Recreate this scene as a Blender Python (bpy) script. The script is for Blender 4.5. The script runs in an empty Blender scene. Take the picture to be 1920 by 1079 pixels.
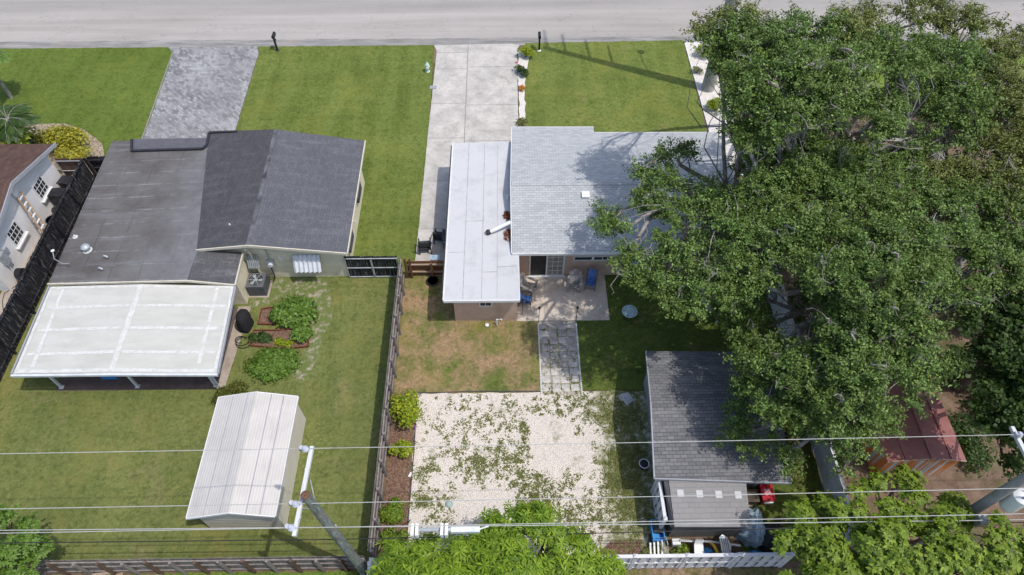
import bpy, math, random
import numpy as np
from mathutils import Vector
R = math.radians
rnd = random.Random(7)
scene = bpy.context.scene
col = scene.collection

# ------------------------------------------------------------------ camera
CAM_H, CAM_PITCH, CAM_YAW = 29.0, 53.5, -0.8
cam_d = bpy.data.cameras.new("camera"); cam = bpy.data.objects.new("camera", cam_d); col.objects.link(cam)
cam_d.sensor_width = 36; cam_d.lens = 24; cam_d.clip_end = 2000
cam.location = (0, 0, CAM_H); cam.rotation_euler = (R(90 - CAM_PITCH), 0, R(CAM_YAW))
scene.camera = cam
# ------------------------------------------------------------------ sky, sun, exposure
SUN = Vector((0.43, -0.19, 1.0)).normalized()          # direction towards the sun
w = bpy.data.worlds.new("World"); scene.world = w; w.use_nodes = True
nt = w.node_tree; bg = nt.nodes['Background']
sky = nt.nodes.new('ShaderNodeTexSky'); sky.sky_type = 'NISHITA'; sky.sun_disc = False
sky.sun_elevation = math.asin(SUN.z); sky.sun_rotation = math.atan2(SUN.x, SUN.y)
sky.dust_density = 2.0; sky.air_density = 1.0
nt.links.new(sky.outputs[0], bg.inputs[0]); bg.inputs[1].default_value = 0.15
sl = bpy.data.lights.new("sun", 'SUN'); sl.energy = 2.35; sl.angle = R(0.6); sl.color = (1, 0.955, 0.89)
so = bpy.data.objects.new("sun", sl); col.objects.link(so); so.location = (20, -8, 50)
so.rotation_euler = (-SUN).to_track_quat('-Z', 'Y').to_euler()
scene.view_settings.view_transform = 'Standard'; scene.view_settings.look = 'None'
scene.view_settings.exposure = 0.38; scene.view_settings.gamma = 1.0
scene.render.resolution_x = 1024; scene.render.resolution_y = 575
scene.cycles.max_bounces = 6; scene.cycles.transparent_max_bounces = 4

def W(px, py, z=0.0):
    """where a sight line of the survey photo meets height z (metres)"""
    c, s = math.cos(R(CAM_YAW)), math.sin(R(CAM_YAW)); th = R(CAM_PITCH)
    rt = Vector((c, s, 0)); fh = Vector((-s, c, 0))
    fw = fh * math.cos(th) + Vector((0, 0, -math.sin(th))); up = fh * math.sin(th) + Vector((0, 0, math.cos(th)))
    d = rt * (px - 960) + up * (539.5 - py) + fw * 1280
    return Vector((0, 0, CAM_H)) + d * ((z - CAM_H) / d.z)

# ------------------------------------------------------------------ materials
class Mat:
    def __init__(s, name):
        s.m = bpy.data.materials.new(name); s.m.use_nodes = True; s.t = s.m.node_tree
        s.b = s.t.nodes['Principled BSDF']; s.tc = s.t.nodes.new('ShaderNodeTexCoord')
    def put(s, sock, v):
        if isinstance(v, bpy.types.NodeSocket): s.t.links.new(v, sock)
        elif v is not None:
            if isinstance(v, tuple) and len(v) == 3 and sock.type == 'RGBA': v = (*v, 1)
            sock.default_value = v
    def n(s, typ, out=0, props=None, **k):
        nd = s.t.nodes.new('ShaderNode' + typ)
        for a, b in (props or {}).items(): setattr(nd, a, b)
        for a, b in k.items():
            key = int(a[1:]) if a[0] == 'i' and a[1:].isdigit() else a.replace('_', ' ')
            s.put(nd.inputs[key], b)
        return nd.outputs[out]
    def vec(s, scale=(1, 1, 1), rot=(0, 0, 0), src='Object'):
        return s.n('Mapping', Vector=s.tc.outputs[src], Scale=scale, Rotation=rot)
    def noise(s, scale, detail=4, rough=0.55, vec=None, dist=0.0):
        return s.n('TexNoise', Vector=vec or s.tc.outputs['Object'], Scale=scale, Detail=detail, Roughness=rough, Distortion=dist)
    def ramp(s, fac, *st, interp='LINEAR'):
        nd = s.t.nodes.new('ShaderNodeValToRGB'); s.put(nd.inputs[0], fac); e = nd.color_ramp.elements
        nd.color_ramp.interpolation = interp
        while len(e) < len(st): e.new(0.5)
        for el, (p, c) in zip(e, st):
            el.position = p; el.color = (c, c, c, 1) if isinstance(c, (int, float)) else (*c, 1)
        return nd.outputs[0]
    def mix(s, f, a, b, mode='MIX'):
        nd = s.t.nodes.new('ShaderNodeMix'); nd.data_type = 'RGBA'; nd.blend_type = mode
        s.put(nd.inputs[0], f); s.put(nd.inputs[6], a); s.put(nd.inputs[7], b); return nd.outputs[2]
    def math(s, op, a, b=0.5, c=None):
        nd = s.t.nodes.new('ShaderNodeMath'); nd.operation = op; s.put(nd.inputs[0], a); s.put(nd.inputs[1], b)
        if c is not None: s.put(nd.inputs[2], c)
        return nd.outputs[0]
    def xyz(s, i): return s.n('SeparateXYZ', out=i, Vector=s.tc.outputs['Object'])
    def island(s): 
        nd = s.t.nodes.new('ShaderNodeNewGeometry'); return nd.outputs['Random Per Island']
    def bump(s, h, strength=0.5, dist=0.02, normal=None):
        return s.n('Bump', Strength=strength, Distance=dist, Height=h, Normal=normal)
    def done(s, color, rough=0.8, bump=None, metal=0.0, spec=0.3):
        s.put(s.b.inputs['Base Color'], color); s.put(s.b.inputs['Roughness'], rough)
        s.b.inputs['Metallic'].default_value = metal; s.b.inputs['Specular IOR Level'].default_value = spec
        if bump is not None: s.put(s.b.inputs['Normal'], bump)
        return s.m

def simple(name, c, rough=0.6, var=0.12, scale=3.0, metal=0.0, bump=0.15, spec=0.3, dirt=None, dirt_amt=0.35):
    m = Mat(name)
    f = m.noise(scale, 5, 0.6)
    d = tuple(x * (1 - var * 1.6) for x in c); l = tuple(min(1, x * (1 + var)) for x in c)
    cc = m.ramp(f, (0.3, d), (0.7, l))
    if dirt: cc = m.mix(m.math('MULTIPLY', m.ramp(m.noise(scale * 0.45, 6, 0.7), (0.5, 0.0), (0.68, 1.0)), dirt_amt), cc, dirt)
    return m.done(cc, rough, m.bump(m.noise(scale * 9, 3), bump, 0.01), metal, spec)

def lawn(name, a, b, c, dry=None, dry_lo=0.5, dry_hi=0.62, stripes=0.0, stripe_axis=0, dry_scale=0.55, gain=1.12):
    a, b, c = (tuple(x * gain for x in q) for q in (a, b, c))
    m = Mat(name)
    big = m.noise(0.22, 4, 0.6); mid = m.noise(1.3, 5, 0.7); fine = m.noise(6.5, 6, 0.85)
    tuft = m.noise(3.4, 5, 0.8)
    col_ = m.ramp(fine, (0.36, tuple(x * 0.72 for x in a)), (0.5, b), (0.62, tuple(x * 1.22 for x in c)))
    col_ = m.mix(m.ramp(mid, (0.36, 0.0), (0.64, 0.5)), col_, c)
    col_ = m.mix(m.ramp(big, (0.38, 0.0), (0.62, 0.5)), col_, a)
    if stripes:
        st = m.noise(1.0, 4, 0.6, vec=m.vec((1.1, 0.12, 1)) if stripe_axis == 0 else m.vec((0.12, 1.1, 1)))
        col_ = m.mix(m.math('MULTIPLY', m.ramp(st, (0.42, 0.0), (0.6, 1.0)), stripes), col_, tuple(x * 1.15 for x in c))
        st2 = m.noise(1.0, 3, 0.6, vec=m.vec((0.1, 1.6, 1)))
        col_ = m.mix(m.math('MULTIPLY', m.ramp(st2, (0.5, 0.0), (0.66, 1.0)), stripes * .7), col_, a)
    if dry:
        dn = m.n('TexNoise', Vector=m.tc.outputs['Object'], Scale=dry_scale, Detail=8.0, Roughness=0.72)
        dc = m.ramp(m.noise(7, 6, 0.85), (0.34, tuple(x * 0.6 for x in dry)), (0.5, dry), (0.66, tuple(x * 1.4 for x in dry)))
        col_ = m.mix(m.ramp(dn, (dry_lo, 0.0), (dry_hi, 1.0)), col_, dc)
    col_ = m.mix(m.ramp(tuft, (0.34, 0.6), (0.5, 0.0)), col_, tuple(x * 0.55 for x in a))
    yp = m.ramp(m.noise(0.35, 7, 0.75), (0.5, 0.0), (0.66, 0.45))
    col_ = m.mix(yp, col_, tuple(x * y_ for x, y_ in zip(c, (1.35, 1.1, 0.9))))
    col_ = m.mix(m.ramp(m.noise(16, 4, 0.8), (0.54, 0.0), (0.68, 0.4)), col_, tuple(min(1, x * 1.7) for x in c))
    bm = m.bump(m.math('ADD', tuft, m.math('MULTIPLY', fine, 1.2)), 0.8, 0.05)
    return m.done(col_, 0.9, bm, spec=0.12)

def shingle(name, a, b, sx, sy, streak=None, bumpd=0.012, mortar=0.35, rot=0.0, msize=0.035, patch=0.5):
    m = Mat(name)
    v = m.vec((1, 1, 1), (0, 0, rot))
    nd = m.t.nodes.new('ShaderNodeTexBrick'); m.put(nd.inputs['Vector'], v)
    for k, x in (('Scale', 1.0), ('Brick Width', sx), ('Row Height', sy), ('Mortar Size', msize * sy), ('Mortar Smooth', 0.3), ('Bias', 0.0)): nd.inputs[k].default_value = x
    m.put(nd.inputs['Color1'], a); m.put(nd.inputs['Color2'], b); m.put(nd.inputs['Mortar'], tuple(x * mortar for x in a)); nd.offset = 0.5
    cc = nd.outputs[0]
    cc = m.mix(m.math('MULTIPLY', m.ramp(m.noise(0.55, 6, 0.7), (0.36, 0.0), (0.66, 1.0)), patch), cc, m.mix(0.5, b, (0.5, 0.5, 0.52), 'MULTIPLY'))
    if streak: cc = m.mix(m.math('MULTIPLY', m.ramp(m.noise(1.0, 6, 0.75, vec=m.vec((0.5, 2.2, 1))), (0.5, 0.0), (0.74, 1.0)), 0.55), cc, streak)
    cc = m.mix(m.ramp(m.noise(28, 3, 0.7), (0.3, 0.28), (0.7, 0.0)), cc, tuple(x * 0.5 for x in a))
    h = m.math('ADD', m.math('MULTIPLY', nd.outputs[1], -1.0), m.math('MULTIPLY', m.noise(40, 3), 0.35))
    return m.done(cc, 0.88, m.bump(h, 0.7, bumpd), spec=0.2)

def wood(name, dark, light, axis=2, rough=0.85, speck=None):
    m = Mat(name)
    sc = [9, 9, 9]; sc[axis] = 0.9
    g = m.noise(1.0, 6, 0.7, vec=m.vec(tuple(sc)), dist=0.6)
    cc = m.ramp(g, (0.3, dark), (0.7, light))
    cc = m.mix(m.ramp(m.island(), (0.0, 0.55), (1.0, 0.0)), cc, tuple(0.55 * x for x in dark))
    if speck:
        sc2 = [22, 22, 22]; sc2[axis] = 1.4
        cc = m.mix(m.ramp(m.noise(1.0, 4, 0.75, vec=m.vec(tuple(sc2))), (0.56, 0.0), (0.68, 0.8)), cc, speck)
    return m.done(cc, rough, m.bump(g, 0.5, 0.01), spec=0.2)

def leafmat(name, a, b, c, trans=0.32, patch=None):
    m = Mat(name)
    cc = m.ramp(m.island(), (0.0, a), (0.55, b), (1.0, c))
    if patch: cc = m.mix(m.ramp(m.noise(0.7, 4, 0.6), (0.44, 0.0), (0.62, 0.75)), cc, patch)
    m.done(cc, 0.5, spec=0.28)
    tr = m.t.nodes.new('ShaderNodeBsdfTranslucent'); m.put(tr.inputs[0], m.mix(0.35, cc, (0.25, 0.4, 0.04)))
    mx = m.t.nodes.new('ShaderNodeMixShader'); mx.inputs[0].default_value = trans
    m.t.links.new(m.b.outputs[0], mx.inputs[1]); m.t.links.new(tr.outputs[0], mx.inputs[2])
    m.t.links.new(mx.outputs[0], m.t.nodes['Material Output'].inputs[0]); return m.m

M = {}
G1, G2, G3 = (0.062, 0.09, 0.014), (0.098, 0.132, 0.026), (0.142, 0.175, 0.045)
M['lawn_front'] = lawn('lawn_front', G1, G2, G3, stripes=0.45)
M['lawn_far'] = lawn('lawn_far', (0.056, 0.088, 0.012), (0.085, 0.125, 0.02), (0.12, 0.16, 0.034), stripes=0.3)
M['lawn_house'] = lawn('lawn_house', (0.07, 0.1, 0.018), (0.105, 0.145, 0.03), (0.16, 0.19, 0.05), dry=(0.27, 0.21, 0.10), dry_lo=0.56, dry_hi=0.82, stripes=0.3)
M['lawn_back'] = lawn('lawn_back', (0.075, 0.1, 0.026), (0.115, 0.14, 0.038), (0.165, 0.175, 0.06), dry=(0.24, 0.2, 0.1), dry_lo=0.54, dry_hi=0.8, stripes=0.25)
M['lawn_dry'] = lawn('lawn_dry', (0.06, 0.09, 0.018), (0.10, 0.13, 0.03), (0.16, 0.17, 0.05), dry=(0.32, 0.215, 0.125), dry_lo=0.40, dry_hi=0.58)
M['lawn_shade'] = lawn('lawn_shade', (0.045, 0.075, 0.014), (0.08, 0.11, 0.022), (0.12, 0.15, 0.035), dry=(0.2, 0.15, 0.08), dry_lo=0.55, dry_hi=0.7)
M['lawn_bright'] = lawn('lawn_bright', (0.07, 0.11, 0.015), (0.11, 0.17, 0.025), (0.15, 0.22, 0.045), dry=(0.2, 0.15, 0.09), dry_lo=0.55, dry_hi=0.68)
M['scrub'] = lawn('scrub', (0.05, 0.06, 0.02), (0.1, 0.1, 0.03), (0.14, 0.15, 0.04), dry=(0.26, 0.18, 0.12), dry_lo=0.4, dry_hi=0.54)
m = Mat('dirt'); dc = m.ramp(m.noise(1.1, 6, 0.7), (0.3, (0.10, 0.065, 0.045)), (0.55, (0.21, 0.145, 0.105)), (0.75, (0.29, 0.215, 0.165)))
dc = m.mix(m.ramp(m.noise(18, 4, 0.7), (0.35, 0.5), (0.55, 0.0)), dc, (0.09, 0.06, 0.035))
dc = m.mix(m.ramp(m.noise(0.35, 5, 0.7), (0.48, 0.0), (0.6, 0.8)), dc, (0.075, 0.095, 0.03))
M['dirt'] = m.done(dc, 0.95, m.bump(m.noise(20, 4), 0.6, 0.04), spec=0.1)
m = Mat('mulch'); M['mulch'] = m.done(m.ramp(m.noise(16, 5, 0.75), (0.35, (0.07, 0.04, 0.028)), (0.52, (0.19, 0.115, 0.08)), (0.7, (0.36, 0.26, 0.2))), 0.95, m.bump(m.noise(24, 3), 0.9, 0.05), spec=0.1)
M['litterbed'] = simple('tan_leaf_litter', (0.36, 0.29, 0.21), 0.95, 0.6, 14, bump=1.0)
# road
m = Mat('road_asphalt')
rc = m.ramp(m.noise(1.0, 6, 0.6, vec=m.vec((0.05, 0.9, 1))), (0.32, (0.315, 0.29, 0.265)), (0.68, (0.44, 0.41, 0.38)))
rc = m.mix(m.ramp(m.noise(0.16, 4, 0.6), (0.4, 0.0), (0.65, 0.3)), rc, (0.46, 0.43, 0.405))
rc = m.mix(m.ramp(m.noise(60, 3, 0.8), (0.35, 0.35), (0.6, 0.0)), rc, (0.2, 0.19, 0.18))
ck = m.n('TexVoronoi', out=0, props={'feature': 'DISTANCE_TO_EDGE'}, Vector=m.n('VectorMath', props={'operation': 'ADD'}, i0=m.vec((0.28, 0.5, 1)), i1=m.n('TexNoise', out=1, Vector=m.tc.outputs['Object'], Scale=1.5, Detail=4.0)), Scale=1.0)
ckm = m.math('MULTIPLY', m.ramp(ck, (0.0, 1.0), (0.006, 0.0)), m.ramp(m.noise(0.25, 3), (0.42, 0.0), (0.52, 0.8)))
rc = m.mix(ckm, rc, (0.13, 0.125, 0.12))
rc = m.mix(m.ramp(m.noise(0.5, 8, 0.8), (0.56, 0.0), (0.72, 0.35)), rc, (0.22, 0.2, 0.185))
yy = m.xyz(1)
rc = m.mix(m.ramp(m.math('MULTIPLY', yy, 0.02), (0.941, 0.0), (0.965, 0.42)), rc, (0.25, 0.24, 0.23))
M['road'] = m.done(rc, 0.9, m.bump(m.noise(60, 3), 0.4, 0.01), spec=0.15)
m = Mat('road_edge'); gc = m.ramp(m.noise(1.0, 6, 0.65, vec=m.vec((0.35, 2.5, 1))), (0.35, (0.17, 0.165, 0.16)), (0.65, (0.33, 0.32, 0.305)))
gc = m.mix(m.ramp(m.noise(0.35, 7, 0.75), (0.52, 0.0), (0.64, 0.4)), gc, (0.33, 0.27, 0.21))
gc = m.mix(m.ramp(m.noise(5, 5, 0.8), (0.62, 0.0), (0.68, 0.8)), gc, (0.06, 0.055, 0.045))
M['edge'] = m.done(gc, 0.9, m.bump(m.noise(50, 3), 0.3, 0.01), spec=0.15)

def concrete(name, c, stain, scale=0.7, amt=0.7, crack=True):
    m = Mat(name); cc = m.ramp(m.noise(scale, 7, 0.7), (0.3, stain), (0.62, c))
    cc = m.mix(m.ramp(m.noise(scale * 5, 5, 0.7), (0.5, 0.0), (0.75, 0.35)), cc, tuple(x * 0.55 for x in stain))
    cc = m.mix(m.ramp(m.noise(45, 3, 0.8), (0.3, 0.25), (0.6, 0.0)), cc, tuple(x * 0.5 for x in c))
    if crack:
        ck = m.n('TexVoronoi', out=0, props={'feature': 'DISTANCE_TO_EDGE'}, Vector=m.n('VectorMath', props={'operation': 'ADD'}, i0=m.vec((0.4, 0.25, 1)), i1=m.n('TexNoise', out=1, Vector=m.tc.outputs['Object'], Scale=1.2, Detail=4.0)), Scale=1.0)
        cc = m.mix(m.math('MULTIPLY', m.ramp(ck, (0.0, 1.0), (0.006, 0.0)), m.ramp(m.noise(0.4, 3), (0.48, 0.0), (0.56, 0.6))), cc, (0.12, 0.11, 0.1))
    return m.done(cc, 0.9, m.bump(m.noise(50, 3), 0.3, 0.008), spec=0.15)
M['drive'] = concrete('driveway_concrete', (0.57, 0.535, 0.49), (0.34, 0.325, 0.30), 0.9)
M['patio'] = concrete('patio_concrete', (0.62, 0.54, 0.45), (0.44, 0.37, 0.3), 1.0)
M['slab'] = concrete('old_slab', (0.42, 0.36, 0.3), (0.27, 0.21, 0.17), 1.2)
M['darkslab'] = concrete('dark_tile_slab', (0.16, 0.12, 0.11), (0.09, 0.07, 0.065), 1.5)
M['joint'] = simple('joint_filler', (0.25, 0.235, 0.22), 0.9)
# grey paver driveway
m = Mat('drive_pavers'); nd = m.t.nodes.new('ShaderNodeTexBrick'); m.put(nd.inputs['Vector'], m.vec((1, 1, 1), (0, 0, R(45))))
for k, x in (('Scale', 1.0), ('Brick Width', 0.3), ('Row Height', 0.15), ('Mortar Size', 0.009), ('Bias', 0.1)): nd.inputs[k].default_value = x
m.put(nd.inputs['Color1'], (0.40, 0.40, 0.40)); m.put(nd.inputs['Color2'], (0.16, 0.16, 0.165)); m.put(nd.inputs['Mortar'], (0.09, 0.09, 0.085))
pc = m.mix(m.ramp(m.noise(0.28, 4, 0.55), (0.42, 0.0), (0.62, 0.5)), nd.outputs[0], (0.19, 0.19, 0.195))
pc = m.mix(m.ramp(m.noise(0.5, 8, 0.8), (0.45, 0.0), (0.62, 0.45)), pc, (0.42, 0.42, 0.42))
M['pavers'] = m.done(pc, 0.9, m.bump(nd.outputs[1], -0.5, 0.01), spec=0.15)
# white gravel with weeds and soil showing through
def gravel(name, base=(0.67, 0.605, 0.535), dirt_lo=0.56, dirt_hi=0.7, ext=False):
    m = Mat(name)
    vo = m.n('TexVoronoi', out=1, Vector=m.tc.outputs['Object'], Scale=26.0)
    vd = m.n('TexVoronoi', out=0, Vector=m.tc.outputs['Object'], Scale=26.0)
    g = m.n('SeparateColor', out=0, i0=vo)
    cc = m.ramp(g, (0.0, tuple(x * 0.78 for x in base)), (0.3, base), (1.0, tuple(min(0.88, x * 1.14) for x in base)))
    cc = m.mix(m.ramp(vd, (0.5, 0.0), (0.8, 0.6)), cc, tuple(x * 0.5 for x in base))
    dm = m.ramp(m.noise(1.1, 8, 0.72), (dirt_lo, 0.0), (dirt_hi, 0.85))
    gg = m.ramp(m.noise(14, 5, 0.7), (0.35, (0.07, 0.09, 0.02)), (0.52, (0.15, 0.17, 0.05)), (0.68, (0.34, 0.28, 0.19)))
    if ext:   # the east side of the plot is overgrown
        xr = m.ramp(m.math('ADD', m.math('MULTIPLY', m.xyz(0), 0.1), m.math('MULTIPLY', m.noise(0.9, 6, 0.7), 0.35)), (0.57, 0.0), (0.62, 1.0))
        dm = m.math('MAXIMUM', dm, m.math('MULTIPLY', xr, m.ramp(m.noise(2.6, 6, 0.75), (0.36, 0.25), (0.52, 0.95))))
    cc = m.mix(dm, cc, gg)
    return m.done(cc, 0.9, m.bump(m.math('MULTIPLY', vd, -1.0), 0.8, 0.03), spec=0.2)
M['gravel'] = gravel('white_gravel', ext=True)
M['gravel_dirty'] = gravel('stained_gravel', (0.56, 0.49, 0.43), 0.44, 0.6)
M['pebble'] = gravel('white_pebbles', (0.72, 0.67, 0.62), 0.68, 0.8)
# roofs
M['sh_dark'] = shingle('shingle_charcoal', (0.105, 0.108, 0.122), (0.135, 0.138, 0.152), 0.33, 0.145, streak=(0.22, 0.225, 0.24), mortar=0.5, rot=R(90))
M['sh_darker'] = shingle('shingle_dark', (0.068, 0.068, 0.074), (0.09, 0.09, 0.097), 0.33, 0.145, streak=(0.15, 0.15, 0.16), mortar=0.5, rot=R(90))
M['sh_shed2'] = shingle('shingle_streaked', (0.085, 0.085, 0.09), (0.12, 0.12, 0.125), 0.33, 0.145, streak=(0.34, 0.34, 0.33), mortar=0.4, rot=R(90), patch=.6)
m = Mat('rolled_roofing')
rc = m.ramp(m.noise(0.45, 6, 0.65), (0.32, (0.088, 0.078, 0.072)), (0.66, (0.155, 0.148, 0.145)))
def laps(rot, w_, h_, ms):
    nd = m.t.nodes.new('ShaderNodeTexBrick'); m.put(nd.inputs['Vector'], m.n('VectorMath', props={'operation': 'ADD'}, i0=m.vec((1, 1, 1), (0, 0, R(rot))), i1=m.n('VectorMath', props={'operation': 'SCALE'}, i0=m.n('TexNoise', out=1, Vector=m.tc.outputs['Object'], Scale=0.7, Detail=3.0), Scale=0.16)))
    for k, x in (('Scale', 1.0), ('Brick Width', w_), ('Row Height', h_), ('Mortar Size', ms), ('Mortar Smooth', 0.8)): nd.inputs[k].default_value = x
    return nd.outputs[1]
rc = m.mix(m.math('MULTIPLY', laps(90, 60, 1.45, .02), m.ramp(m.noise(0.8, 4, 0.6), (0.44, 0.0), (0.54, 0.9))), rc, (0.035, 0.035, 0.04))
rc = m.mix(m.math('MULTIPLY', laps(0, 60, 0.92, .035), m.ramp(m.noise(0.9, 5, 0.7), (0.46, 0.0), (0.62, 0.75))), rc, (0.34, 0.34, 0.35))
rc = m.mix(m.ramp(m.noise(1.0, 5, 0.7, vec=m.vec((0.3, 2.4, 1)), dist=0.5), (0.55, 0.0), (0.72, 0.45)), rc, (0.25, 0.255, 0.275))
rc = m.mix(m.ramp(m.noise(30, 4, 0.8), (0.3, 0.35), (0.6, 0.0)), rc, (0.05, 0.05, 0.055))
xz = m.ramp(m.math('ADD', m.math('MULTIPLY', m.math('ADD', m.xyz(0), 5.0), 0.16), m.math('MULTIPLY', m.noise(0.5, 5, 0.7), 0.5)), (0.5, 0.0), (0.98, 0.75))
rc = m.mix(xz, rc, m.ramp(m.noise(2.0, 5, 0.7), (0.3, (0.15, 0.15, 0.16)), (0.7, (0.21, 0.215, 0.23))))
M['rolled'] = m.done(rc, 0.85, m.bump(m.math('ADD', m.noise(1.5, 4), m.math('MULTIPLY', m.noise(50, 2), 0.1)), 0.3, 0.04), spec=0.25)
M['sh_light'] = shingle('shingle_pale_grey', (0.40, 0.415, 0.425), (0.52, 0.53, 0.54), 0.30, 0.14, mortar=0.58, patch=0.12, msize=0.05)
M['sh_shed'] = shingle('shingle_weathered', (0.13, 0.13, 0.135), (0.215, 0.213, 0.218), 0.30, 0.15, streak=(0.33, 0.325, 0.33), mortar=0.4, msize=0.07)
M['sh_brown'] = shingle('shingle_brown', (0.085, 0.05, 0.04), (0.14, 0.085, 0.068), 0.33, 0.145, rot=R(90), mortar=0.6)
m = Mat('white_membrane'); mc = m.ramp(m.noise(0.8, 7, 0.72), (0.28, (0.42, 0.42, 0.425)), (0.5, (0.525, 0.525, 0.53)))
mc = m.mix(m.ramp(m.noise(4.5, 6, 0.8), (0.6, 0.0), (0.72, 0.55)), mc, (0.33, 0.32, 0.31))
M['membrane'] = m.done(mc, 0.6, m.bump(m.noise(2.5, 4), 0.25, 0.03), spec=0.25)
M['seam_grey'] = simple('seam_grey', (0.36, 0.36, 0.37), 0.8, 0.4, 2.0)
m = Mat('cream_coating'); mc = m.ramp(m.noise(1.0, 6, 0.65, vec=m.vec((0.5, 1.8, 1))), (0.3, (0.44, 0.43, 0.39)), (0.65, (0.52, 0.51, 0.465)))
mc = m.mix(m.ramp(m.noise(1.6, 8, 0.8), (0.56, 0.0), (0.7, 0.35)), mc, (0.36, 0.35, 0.32))
M['coating'] = m.done(mc, 0.7, m.bump(m.noise(4, 4), 0.2, 0.02), spec=0.25)
m = Mat('white_sealant'); M['sealant'] = m.done(m.ramp(m.noise(3.5, 6, 0.8), (0.36, (0.47, 0.46, 0.42)), (0.56, (0.60, 0.60, 0.575))), 0.6, m.bump(m.noise(9, 4), 0.5, 0.02))
def ribbed(name, base, rib_per_m=10, stain=None, axis='Y', rust=None, lo=0.6, hi=0.72, vec=None, rough=0.5, svec=(6, 0.7, 0.7)):
    m = Mat(name)
    rb = m.n('TexWave', out=1, props={'bands_direction': axis}, Vector=vec or m.tc.outputs['Object'], Scale=rib_per_m / 3.1416 / 2 * 3.1416 / 3.1416 * 3.1416 / 1.0)
    cc = m.ramp(m.noise(1.2, 5), (0.3, tuple(0.86 * x for x in base)), (0.7, base))
    if stain: cc = m.mix(m.ramp(m.noise(1.0, 6, 0.75, vec=m.vec(svec)), (lo, 0.0), (hi, 0.75)), cc, stain)
    cc = m.mix(m.ramp(rb, (0.02, 0.3), (0.2, 0.0)), cc, tuple(0.6 * x for x in base))
    return m.done(cc, rough, m.bump(rb, 0.5, 0.015), spec=0.3)
M['shed_roof'] = ribbed('ribbed_white_roof', (0.565, 0.535, 0.50), 5.5, (0.36, 0.34, 0.32), 'X', lo=0.55, hi=0.8, svec=(5, 0.6, 1))
M['shed_wall'] = ribbed('cream_steel', (0.68, 0.635, 0.55), 3.0, (0.45, 0.36, 0.22), 'Z', lo=0.62, hi=0.85)
M['stucco_cream'] = simple('cream_stucco', (0.68, 0.62, 0.47), 0.9, 0.1, 1.5, bump=0.4, dirt=(0.3, 0.28, 0.22))
M['stucco_tan'] = simple('tan_stucco', (0.56, 0.40, 0.305), 0.9, 0.1, 1.5, bump=0.4, dirt=(0.3, 0.2, 0.15))
M['stucco_white'] = simple('white_stucco', (0.70, 0.69, 0.68), 0.9, 0.06, 1.2, bump=0.3, dirt=(0.5, 0.46, 0.4))
M['trim_cream'] = simple('cream_trim', (0.62, 0.57, 0.46), 0.7, 0.08)
M['trim_white'] = simple('white_trim', (0.68, 0.68, 0.67), 0.5, 0.05, dirt=(0.45, 0.43, 0.4))
M['trim_grey'] = simple('grey_trim', (0.32, 0.33, 0.36), 0.6, 0.08)
M['vinyl'] = simple('white_vinyl', (0.62, 0.62, 0.635), 0.45, 0.06, 2.0, dirt=(0.42, 0.42, 0.36), dirt_amt=0.5)
M['glass'] = simple('dark_glass', (0.03, 0.035, 0.04), 0.12, 0.3, spec=0.6, bump=0)
M['blinds'] = simple('window_blind', (0.26, 0.25, 0.2), 0.3, 0.2, spec=0.5, bump=0)
M['screen'] = simple('insect_screen', (0.028, 0.028, 0.03), 0.5, 0.2)
M['alu'] = simple('aluminium', (0.66, 0.68, 0.71), 0.45, 0.1, metal=0.1)
M['galv'] = simple('galvanised', (0.42, 0.45, 0.47), 0.5, 0.2, 5, metal=0.3)
M['dark_metal'] = simple('dark_metal', (0.05, 0.052, 0.06), 0.5, 0.2)
M['black'] = simple('black_plastic', (0.022, 0.022, 0.026), 0.45, 0.3)
M['black_cloth'] = simple('black_cloth', (0.018, 0.018, 0.02), 0.9, 0.3, bump=0.5)
M['ac'] = simple('ac_grey', (0.115, 0.12, 0.135), 0.5, 0.1)
M['rubber'] = simple('rubber', (0.03, 0.03, 0.03), 0.8, 0.2)
M['chair_grey'] = simple('grey_resin', (0.30, 0.285, 0.28), 0.6, 0.12, 6)
M['blue_cloth'] = Mat('blue_sling'); mm = M['blue_cloth']; M['blue_cloth'] = mm.done(mm.ramp(mm.noise(7, 4, 0.6), (0.5, (0.06, 0.16, 0.42)), (0.56, (0.02, 0.03, 0.09))), 0.8)
M['blue_plain'] = simple('blue_towel', (0.09, 0.16, 0.36), 0.85, 0.15)
M['blue'] = simple('blue_plastic', (0.05, 0.27, 0.62), 0.4, 0.1)
M['yellow'] = simple('yellow_plastic', (0.75, 0.5, 0.04), 0.4, 0.1)
M['red'] = simple('red_plastic', (0.42, 0.02, 0.035), 0.35, 0.1)
M['white'] = simple('white_paint', (0.78, 0.78, 0.77), 0.45, 0.04)
M['green_hyd'] = simple('pale_green_paint', (0.45, 0.62, 0.52), 0.45, 0.08)
m = Mat('painted_timber'); M['arm'] = m.done(m.mix(m.ramp(m.noise(1.0, 6, 0.75, vec=m.vec((25, 1.5, 25))), (0.5, 0.0), (0.62, 0.6)), (0.62, 0.63, 0.64), (0.3, 0.29, 0.27)), 0.8)
M['tarp_blue'] = simple('pale_blue_tarp', (0.36, 0.47, 0.56), 0.5, 0.25, 4, bump=0.6)
M['tarp_black'] = simple('black_tarp', (0.03, 0.031, 0.035), 0.4, 0.3, 4, bump=0.6)
M['ladder_wood'] = simple('ladder_wood', (0.5, 0.33, 0.2), 0.7, 0.15)
M['fence_grey'] = wood('weathered_wood', (0.13, 0.11, 0.105), (0.30, 0.27, 0.26))
M['fence_post'] = wood('fence_post_wood', (0.16, 0.135, 0.125), (0.36, 0.33, 0.31))
M['fence_brown'] = wood('brown_post_wood', (0.09, 0.055, 0.04), (0.2, 0.13, 0.10))
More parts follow.
